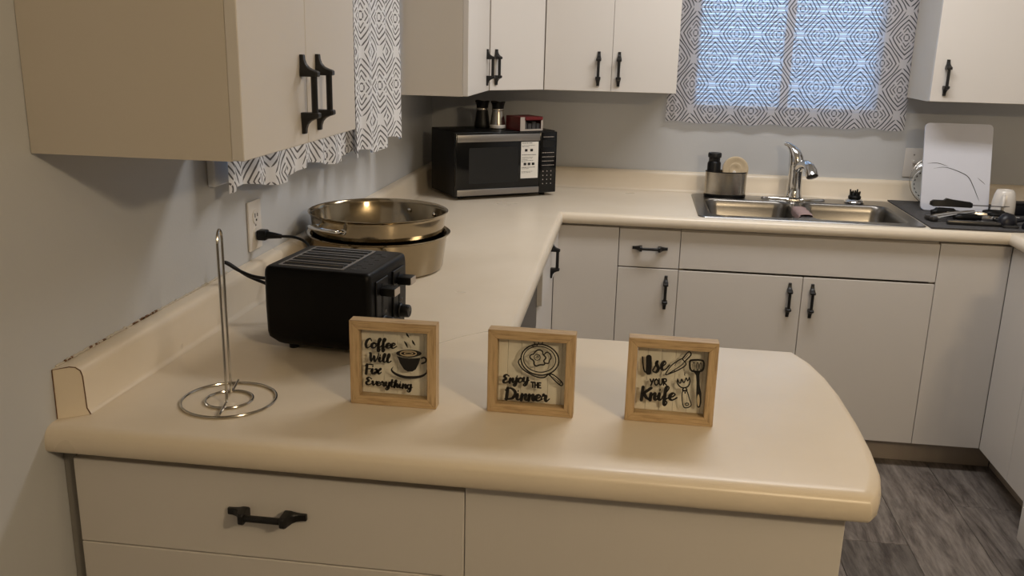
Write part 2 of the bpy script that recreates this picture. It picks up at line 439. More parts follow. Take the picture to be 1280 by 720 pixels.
def curtain_panel(b, u0, u1, zb, zt, fold, base, uvoff, n=90, m=26, ax='y', hem=None):
    """one sheet of cloth; returns uv per vertex appended to b.uv"""
    if b.uv is None: b.uv = []
    k0 = len(b.v); arc = 0; prev = None
    cols = []
    for i in range(n + 1):
        t = i / n; u = u0 + (u1 - u0) * t; w = fold(t)
        if prev: arc += math.hypot(u - prev[0], w - prev[1])
        prev = (u, w); cols.append((t, u, w, arc))
    for j in range(m + 1):
        s = j / m
        for t, u, w, a in cols:
            z = zb + (zt - zb) * s + (hem(t) if hem else 0) * (1 - s) ** 2
            d = base(t) + w * (1 - .55 * s)
            b.v.append((d, u, z) if ax == 'x' else (u, d, z)); b.uv.append((a + uvoff[0], z + uvoff[1]))
    for j in range(m):
        for i in range(n):
            a = k0 + j * (n + 1) + i; b.f.append((a, a + 1, a + n + 2, a + n + 1))
    return b
def cloth_obj(b, name, m, parent):
    o = b.obj(name, m, parent, local=False, angle=180)
    me = o.data; l = me.uv_layers.new(name='UVMap')
    for lp in me.loops: l.data[lp.index].uv = b.uv[lp.vertex_index]
    return o
def rod(parent, pts, ends):
    B().tube(pts, .008, 12).obj('curtain_rod', M['black'], parent)
# over the sink
tb = thing('window_curtain', 'grey sheer curtain with dark line print, lit blue by the window over the sink', 'curtain', (1.46, RY1 - .045, 1.2))
def fb(t): return .007 * math.sin(2 * PI * t * 7 + .8) * (.4 + .6 * abs(2 * t - 1)) + .004 * math.sin(2 * PI * t * 16) * (t > .86) + .006 * math.sin(2 * PI * t * 19) * (t < .1)
b = B(); curtain_panel(b, 0.994, 1.941, 1.206, 2.09, fb, lambda t: RY1 - .036, (.055, .04), hem=lambda t: .004 * math.sin(2 * PI * t * 5) - .004 * t)
cloth_obj(b, 'curtain_cloth', M['curtain'], tb)
rod(tb, [(.985, RY1 - .036, 2.10), (1.945, RY1 - .036, 2.10)], 0)
# over the left wall window: two panels
tl = thing('window_curtain', 'white curtain with grey line print hanging behind the near cabinet, by the outlet', 'curtain', (.06, 1.15, 1.19))
def fl1(t): return min(1, .2 + t * 14) * .010 * math.sin(2 * PI * t * 6.5 + 1) + .004 * math.sin(2 * PI * t * 15)
b = B(); curtain_panel(b, .575, 1.42, 1.186, 2.09, fl1, lambda t: .055 + .010 * t, (0, 0), ax='x', hem=lambda t: .012 * math.sin(2 * PI * t * 2.2 + .4))
cloth_obj(b, 'curtain_panel', M['curtain2'], tl)
def fl2(t): return .012 * math.sin(2 * PI * t * 3.2 + 2.2) + .004 * math.sin(2 * PI * t * 9)
b = B(); curtain_panel(b, 1.33, 1.765, 1.176, 2.09, fl2, lambda t: .085 + .022 * t, (.07, .03), n=60, ax='x', hem=lambda t: .014 * math.sin(2 * PI * t * 1.6) + .02 * t)
cloth_obj(b, 'curtain_panel', M['curtain2'], tl)
rod(tl, [(.07, .56, 2.10), (.09, 1.77, 2.10)], 0)

# ---------------------------------------------------------------- worktop with its upstands
OUT = [(0, 0, 1), (1.2325, 0, 1), (1.2455, .020, 1), (1.258, .055, 1), (1.268, .10, 1), (1.274, .18, 1), (1.276, .28, 1), (1.273, .40, 1),
       (1.265, .49, 1), (1.250, .57, 1), (1.226, .634, 1), (.652, .637, 1), (.644, .644, 1), (.631, 2.078, 1), (2.169, 2.078, 1), (2.165, 1.512, 0),
       (KX, 1.512, 0), (KX, RY1, 0), (0, RY1, 0)]
def inset(d):
    n = len(OUT); L = []
    for i in range(n):
        x0, y0, f = OUT[i]; x1, y1, _ = OUT[(i + 1) % n]
        dx, dy = x1 - x0, y1 - y0; l = math.hypot(dx, dy); nx, ny = -dy / l, dx / l
        o = d if f else 0; L.append((x0 + nx * o, y0 + ny * o, dx / l, dy / l))
    P = []
    for i in range(n):
        ax, ay, adx, ady = L[i - 1]; bx, by, bdx, bdy = L[i]
        den = adx * bdy - ady * bdx
        if abs(den) < 1e-6: P.append((bx, by)); continue
        t = ((bx - ax) * bdy - (by - ay) * bdx) / den; P.append((ax + adx * t, ay + ady * t))
    return P
top = thing('worktop', 'cream laminate worktop running around the kitchen and out along the rounded peninsula', 'worktop', (.6, 1.3, .873))
b = B()
prof = [(.004, .8735), (.0, .8785), (.0, .893), (.0022, .9015), (.0065, .9080), (.0125, .9122), (.021, .9140)]
b.loft([[(x, y, z) for x, y in inset(d)] for d, z in prof], cap=False)
hole = rbox2(1.14, 1.885, 2.13, 2.60, .04)
k = len(b.v); L1 = [Vector((x, y, 0)) for x, y in inset(.021)]; L2 = [Vector((x, y, 0)) for x, y in hole[::-1]]
tri = tessellate_polygon([L1, L2]); b.v += [(p.x, p.y, .914) for p in L1 + L2]; b.f += [tuple(k + i for i in t) for t in tri]
k = len(b.v); L1b = [Vector((x, y, 0)) for x, y in inset(.004)]
tri = tessellate_polygon([L1b, L2]); b.v += [(p.x, p.y, .8735) for p in L1b + L2]; b.f += [tuple(k + i for i in t) for t in tri]
b.loft([[(x, y, z) for x, y in hole] for z in (.8735, .914)], cap=False)
bm = bmesh.new(); me = bpy.data.meshes.new('t'); me.from_pydata(b.v, [], b.f); bm.from_mesh(me); bmesh.ops.remove_doubles(bm, verts=bm.verts, dist=1e-5)
b = B().bm(bm)
b.obj('worktop_slab', M['top'], top, angle=42)
# upstand along the left wall: rolled top, coved foot, cut at an angle at its near end
def upstand(name, path, h=.084):
    """path: list of (wall point, inward dir, thickness)"""
    b = B(); loops = []
    for (x, y), (nx, ny), th, sk in path:
        cv = .004 if sk[1] else .012
        prof = [(0, 0), (th + cv, 0), (th + cv * .4, .0025), (th, .009), (th - .0015, h - .018), (th - .004, h - .008), (th - .009, h - .002), (th - .016, h), (0, h)]
        loops.append([(x + nx * a + sk[0] * a, y + ny * a + sk[1] * a, Z + .0002 + z) for a, z in prof])
    b.loft(loops); return b.obj(name, M['top'], top, angle=45)
upstand('upstand', [((.001, .036), (1, 0), .036, (0, .70)), ((.001, .6), (1, 0), .035, (0, 0)), ((.001, RY1 - .001), (1, 0), .030, (0, 0))])
upstand('upstand', [((.03, RY1 - .001), (0, -1), .026, (0, 0)), ((KX - .03, RY1 - .001), (0, -1), .026, (0, 0))])
upstand('upstand', [((KX - .001, RY1 - .001), (-1, 0), .026, (0, 0)), ((KX - .001, 1.512), (-1, 0), .026, (0, 0))])
# dark joint line round the cut end and worn caulk against the wall
b = B(); pth = [(.0010 + q, .0352 + .70 * q, Z + zz) for q, zz in ((0, .001), (0, .083), (.020, .0845), (.027, .0825), (.0325, .076), (.0345, .066), (.0358, .012), (.0395, .001))]
b.tube(pth, .0009, 6); b.obj('end_joint', M['edge'], top)
b = B(); rnd = random.Random(3); y = .045; pts = []; rr = []
while y < .66:
    pts.append((.0012, y, Z + .0855 + rnd.uniform(-.0008, .0016))); rr.append(rnd.uniform(.0012, .0030)); y += .006
b.tube(pts, rr, 6); b.obj('caulk_bead', M['caulk'], top)
b = B()
for i in range(34):
    y = rnd.choice([rnd.uniform(.06, .2), rnd.uniform(.24, .36), rnd.uniform(.26, .34)]); s = rnd.uniform(.0012, .0035)
    b.box(.0008, .0042, y, y + s * rnd.uniform(1, 3), Z + .0855, Z + .0855 + s, .0004, 1)
o = b.obj('caulk_chips', M['edge'], top, smooth=False); o['kind'] = 'stuff'

# worn joint between the peninsula and the run along the wall
b = B(); pts = [(.36, .36, Z), (.44, .45, Z), (.508, .526, Z), (.55, .583, Z), (.595, .626, Z), (.630, .642, Z)]
b.tube([(x, y, Z - .0004) for x, y, z in pts], .0012, 6, smooth=4); b.obj('worktop_seam', M['caulk'], top)

# ---------------------------------------------------------------- cabinets
def handle_mesh():
    b = B()
    sec = [(.0640, .0100, .0055), (.0630, .0108, .0065), (.0560, .0112, .0070), (.0490, .0126, .0095), (.0435, .0152, .0145), (.0400, .0178, .0215), (.0378, .0186, .0285), (.0360, .0188, .0305), (.0305, .0186, .0305), (.0290, .0172, .0290)]
    for sgn in (1, -1):
        loops = []
        for z, w, d in sec:
            c = min(w, d) * .16
            loops.append([(-w / 2 + c, 0, z * sgn), (w / 2 - c, 0, z * sgn), (w / 2, -c, z * sgn), (w / 2, -d + c, z * sgn), (w / 2 - c, -d, z * sgn), (-w / 2 + c, -d, z * sgn), (-w / 2, -d + c, z * sgn), (-w / 2, -c, z * sgn)])
        b.loft(loops)
    b.tube([(0, -.0222, -.0300), (0, -.0222, .0300)], .0054, 12)
    return b
HB = handle_mesh(); HANDLE = None
def add_handle(front, x, z, o):
    global HANDLE
    if HANDLE is None:
        h = HB.obj('handle', M['black'], None, angle=30); HANDLE = h.data
    else:
        h = bpy.data.objects.new('handle', HANDLE); COL.objects.link(h)
    h.parent = front; h.location = (x, 0, z); h.rotation_euler = (0, PI / 2 if o == 'h' else 0, 0)
def fronts(t, spec):
    for kind, x0, x1, z0, z1, hd in spec:
        o = B().box(x0, x1, 0, .0185, z0, z1, .0012, 1).obj(kind, M['cab'], t, local=True, smooth=False)
        if hd: add_handle(o, *hd)
def carcass(t, x0, x1, y0, y1, z0, z1, top=False, mt='cabin'):
    b = B(); p = .016; y0 -= .0009
    b.box(x0, x0 + p, y0, y1, z0, z1); b.box(x1 - p, x1, y0, y1, z0, z1); b.box(x0 + p, x1 - p, y0, y1, z0, z0 + p); b.box(x0 + p, x1 - p, y1 - p, y1, z0 + p, z1)
    if top: b.box(x0 + p, x1 - p, y0, y1 - p, z1 - p, z1)
    else: b.box(x0 + p, x1 - p, y0, y0 + .03, z1 - .025, z1)
    b.obj('carcass', M[mt], t, local=True, smooth=False)
def base_cab(name, label, loc, rz, w, spec, depth=.57, kick=0., zt=.871, kick0=0., gp='base cabinets'):
    t = thing(name, label, 'cabinet', (loc[0], loc[1], 0), rz, gp)
    carcass(t, .0008, w - .0008, .0195, depth, .10, zt)
    B().box(kick0, w + kick, .075, .09, 0.0005, .0995).obj('toe_kick', M['kick'], t, local=True, smooth=False)
    fronts(t, spec)
    return t
YF = 2.101
g = .0011
# back run
base_cab('corner_cabinet', 'blank white corner panel cabinet beside the drawer, at the inner corner of the worktop', (.602, YF), 0, .2362,
         [('panel', -.0005, .2362 - g, .102, .862, None)])
w = 1.0605 - .8384
base_cab('drawer_cabinet', 'narrow white cabinet with a small drawer above one door, beside the sink cabinet', (.8384, YF), 0, w,
         [('drawer', g, w - g, .7195, .860, (w / 2 + .003, .792, 'h')), ('door', g, w - g, .102, .7150, (w - .043, .628, 'v'))])
w = 1.9564 - 1.0605
sink_cab = base_cab('sink_cabinet', 'wide white sink cabinet with two doors and a long blank drawer front above them', (1.0605, YF), 0, w,
         [('false_front', g, w - g, .7210, .858, None), ('door', g, .4443 - g, .102, .7130, (.400, .627, 'v')), ('door', .4443 + g, w - g, .102, .7130, (.4795, .627, 'v'))])
base_cab('corner_cabinet', 'blank white panel cabinet in the corner under the grey drying mat', (1.9564, YF), 0, .2376,
         [('panel', g, .2376, .102, .862, None)], kick=.073)
# left run (faces +x): local x runs along +y
lc = base_cab('drawer_cabinet', 'white cabinet beside the grey dishwasher, its top drawer slightly pulled out', (.600, 1.549), PI / 2, .550,
         [('door', g, .5495 - g, .102, .700, None)])
dr = B().box(g, .5495 - g, -.016, .0025, .706, .862, .0012, 1).obj('drawer', M['cab'], lc, local=True, smooth=False)
B().box(.03, .50, .0026, .40, .72, .85).obj('drawer_box', M['cabin'], dr, local=True, smooth=False)
add_handle(dr, .262, .797, 'v'); dr.children[-1].location.y = -.016
t = thing('dishwasher', 'grey dishwasher front under the worktop, mostly hidden behind the signs', 'dishwasher', (.600, .947, 0), PI / 2)
B().box(.003, .597, .02, .55, .10, .868).obj('tub_body', M['dish'], t, local=True, smooth=False)
B().box(.003, .597, 0, .0195, .640, .866, .003).obj('control_panel', M['dish'], t, local=True, smooth=False)
B().box(.003, .597, 0, .0195, .115, .635, .003).obj('door_panel', M['blackp'], t, local=True, smooth=False)
B().box(.01, .59, .06, .075, 0.001, .0995).obj('toe_kick', M['blackp'], t, local=True, smooth=False)
# peninsula
w = .657 - .024
base_cab('drawer_cabinet', 'white drawer cabinet with one black pull, at the wall end of the peninsula', (.024, .0295), 0, w,
         [('drawer', .0, w - .0006, .7065, .853, (.345 - .024 , .7872, 'h')), ('drawer', .0, w - .0006, .410, .7045, (.345 - .024, .60, 'h')), ('drawer', .0, w - .0006, .102, .408, (.345 - .024, .30, 'h'))], depth=.58)
w = 1.2075 - .657
t = base_cab('peninsula_cabinet', 'plain white end cabinet under the rounded end of the peninsula', (.657, .0295), 0, w,
         [('panel', .0006, w, .102, .862, None)], depth=.58)
B().box(.001, .0225, .040, .05, .10, .872).obj('trim_1', M['grey_filler'], smooth=False)['kind'] = 'structure'
# right run (faces -x): local x runs along -y
base_cab('corner_cabinet', 'white cabinet on the side run below the mug, its door edge near the toe kick', (2.1945, 2.0995), -PI / 2, .585,
         [('panel', .0, .262 - g, .102, .862, None), ('door', .262 + g, .584, .102, .862, None)], depth=.57, kick0=-.075)
t = thing('kitchen_range', 'white range with a rounded drawer front, cut off at the picture edge', 'range', (2.105, 1.510, 0), -PI / 2)
B()  .box(.001, .756, .031, .64, .055, .905, .004).obj('range_body', M['appl'], t, local=True)
B().box(.001, .756, .0, .030, .060, .235, .016, 4).obj('drawer', M['appl'], t, local=True)
b = B().box(.001, .756, .0, .030, .245, .80, .010, 3); dr = b.obj('oven_door', M['appl'], t, local=True)
B().tube([(.06, 0, .755), (.06, -.035, .765), (.70, -.035, .765), (.70, 0, .755)], .010, 10).obj('handle', M['appl'], dr, local=True)
b = B().box(.001, .756, .0, .030, .81, .90, .006, 2); cp = b.obj('control_panel', M['appl'], t, local=True)
for i in range(5):
    B().lathe([(.02, 0), (.019, .014), (.008, .018), (0, .018)], 20).xf(Matrix.Translation((.11 + .134 * i, 0, .855)) @ Matrix.Rotation(PI / 2, 4, 'X')).obj('knob', M['blackp'], cp, local=True)
B().box(.001, .756, .0, .64, .9055, .922, .004).obj('cooktop', M['appl'], t, local=True)
for fx in (.05, .70):
    for fy in (.08, .6): B().lathe([(.018, 0.0005), (.018, .054)], 14, (fx, fy, 0)).obj('foot', M['blackp'], t, local=True)

# wall cabinets
ZU, ZT = 1.332, 2.09
def wall_cab(name, label, loc, rz, w, spec, depth=.329):
    t = thing(name, label, 'cabinet', (loc[0], loc[1], ZU), rz, 'wall cabinets')
    carcass(t, 0, w, .0195, depth, 0, ZT - ZU, True); fronts(t, spec); return t
H = ZT - ZU - .002
w = .525
wall_cab('wall_cabinet', 'near white wall cabinet on the window wall with two black pulls side by side', (.330, .045), PI / 2, w,
         [('door', 0, .262 - .0006, .001, H, (.236, .083, 'v')), ('door', .262 + .0006, w, .001, H, (.310, .083, 'v'))])
wall_cab('wall_cabinet', 'white wall cabinet on the window wall above the pans side of the microwave', (.330, 1.78), PI / 2, .419,
         [('door', .0, .417, .001, H, (.362, .085, 'v'))])
t = thing('corner_wall_cabinet', 'diagonal white wall cabinet door filling the corner above the microwave', 'cabinet', (.33, 2.2, ZU), PI / 4, 'wall cabinets')
q = .185 * math.sqrt(2)
fronts(t, [('door', .004, q - .003, .001, H, (.030, .085, 'v'))])
B().prism([(.001, 2.2005), (.318, 2.2005), (.3305 - .013, 2.2125), (.505, 2.398), (.5145, 2.398), (.5145, RY1 - .001), (.001, RY1 - .001)], ZU, ZT).obj('carcass', M['cabin'], t, smooth=False)
w = 1.018 - .516
wall_cab('wall_cabinet', 'white two door wall cabinet between the corner and the curtained sink window', (.516, 2.3805), 0, w,
         [('door', .0, .2555 - g / 2, .001, H, (.2555 - .050, .085, 'v')), ('door', .2555 + g / 2, w, .001, H, (.2555 + .027, .085, 'v'))])
wall_cab('wall_cabinet', 'white wall cabinet above the cutting board and mug', (1.934, 2.3805), 0, KX - 1.935,
         [('door', .0, .43 - g / 2, .001, H, (.046, .087, 'v')), ('door', .43 + g / 2, KX - 1.936, .001, H, (.82, .087, 'v'))])

# ---------------------------------------------------------------- lamps
def point(name, pos, watts, col, r, parent=None):
    l = bpy.data.lights.new(name, 'POINT'); l.energy = watts; l.color = col; l.shadow_soft_size = r
    o = bpy.data.objects.new(name, l); COL.objects.link(o)
    if parent: o.parent = parent; o.location = Vector(pos) - Vector(parent.location)
    else: o.location = pos
t = thing('ceiling_light', 'long flush ceiling light over the kitchen floor', 'light', (KITCHEN_POS[0], KITCHEN_POS[1], RZ - .0005))
B().box(-.62, .62, -.17, .17, -.02, 0, .004).obj('lamp_base', M['white_plastic'], t, local=True, smooth=False)
B().box(-.60, .60, -.15, .15, -.05, -.0205, .012, 3).obj('lamp_shade', M['lamp'], t, local=True)
l = bpy.data.lights.new('kitchen_tube', 'AREA'); l.shape = 'RECTANGLE'; l.size = 1.2; l.size_y = .3; l.energy = KITCHEN_W; l.color = KITCHEN_C
o = bpy.data.objects.new('kitchen_tube', l); COL.objects.link(o); o.parent = t; o.location = (0, 0, -.053)
t = thing('dining_chandelier', 'hanging dining lamp with three bulbs behind the viewer', 'light', (DINING_POS[0], DINING_POS[1], RZ - .0005))
B().lathe([(.06, 0), (.06, -.02), (.01, -.03), (.008, -.16), (.03, -.17), (.03, -.20), (.0, -.21)], 24).obj('stem', M['black'], t, local=True)
for i in range(3):
    a = 2 * PI * i / 3 + .5; c, s = math.cos(a), math.sin(a)
    B().tube([(.02 * c, .02 * s, -.185), (.07 * c, .07 * s, -.215), (.10 * c, .10 * s, -.235)], .006, 8, smooth=5).obj('arm', M['black'], t, local=True)
    B().lathe([(.012, 0), (.02, -.02), (.028, -.04), (.022, -.06), (.0, -.07)], 18, (.10 * c, .10 * s, -.235)).obj('bulb', M['lamp'], t, local=True)
    point('dining_bulb', (DINING_POS[0] + .10 * c, DINING_POS[1] + .10 * s, RZ - .36), DINING_W / 3, DINING_C, .03, t)

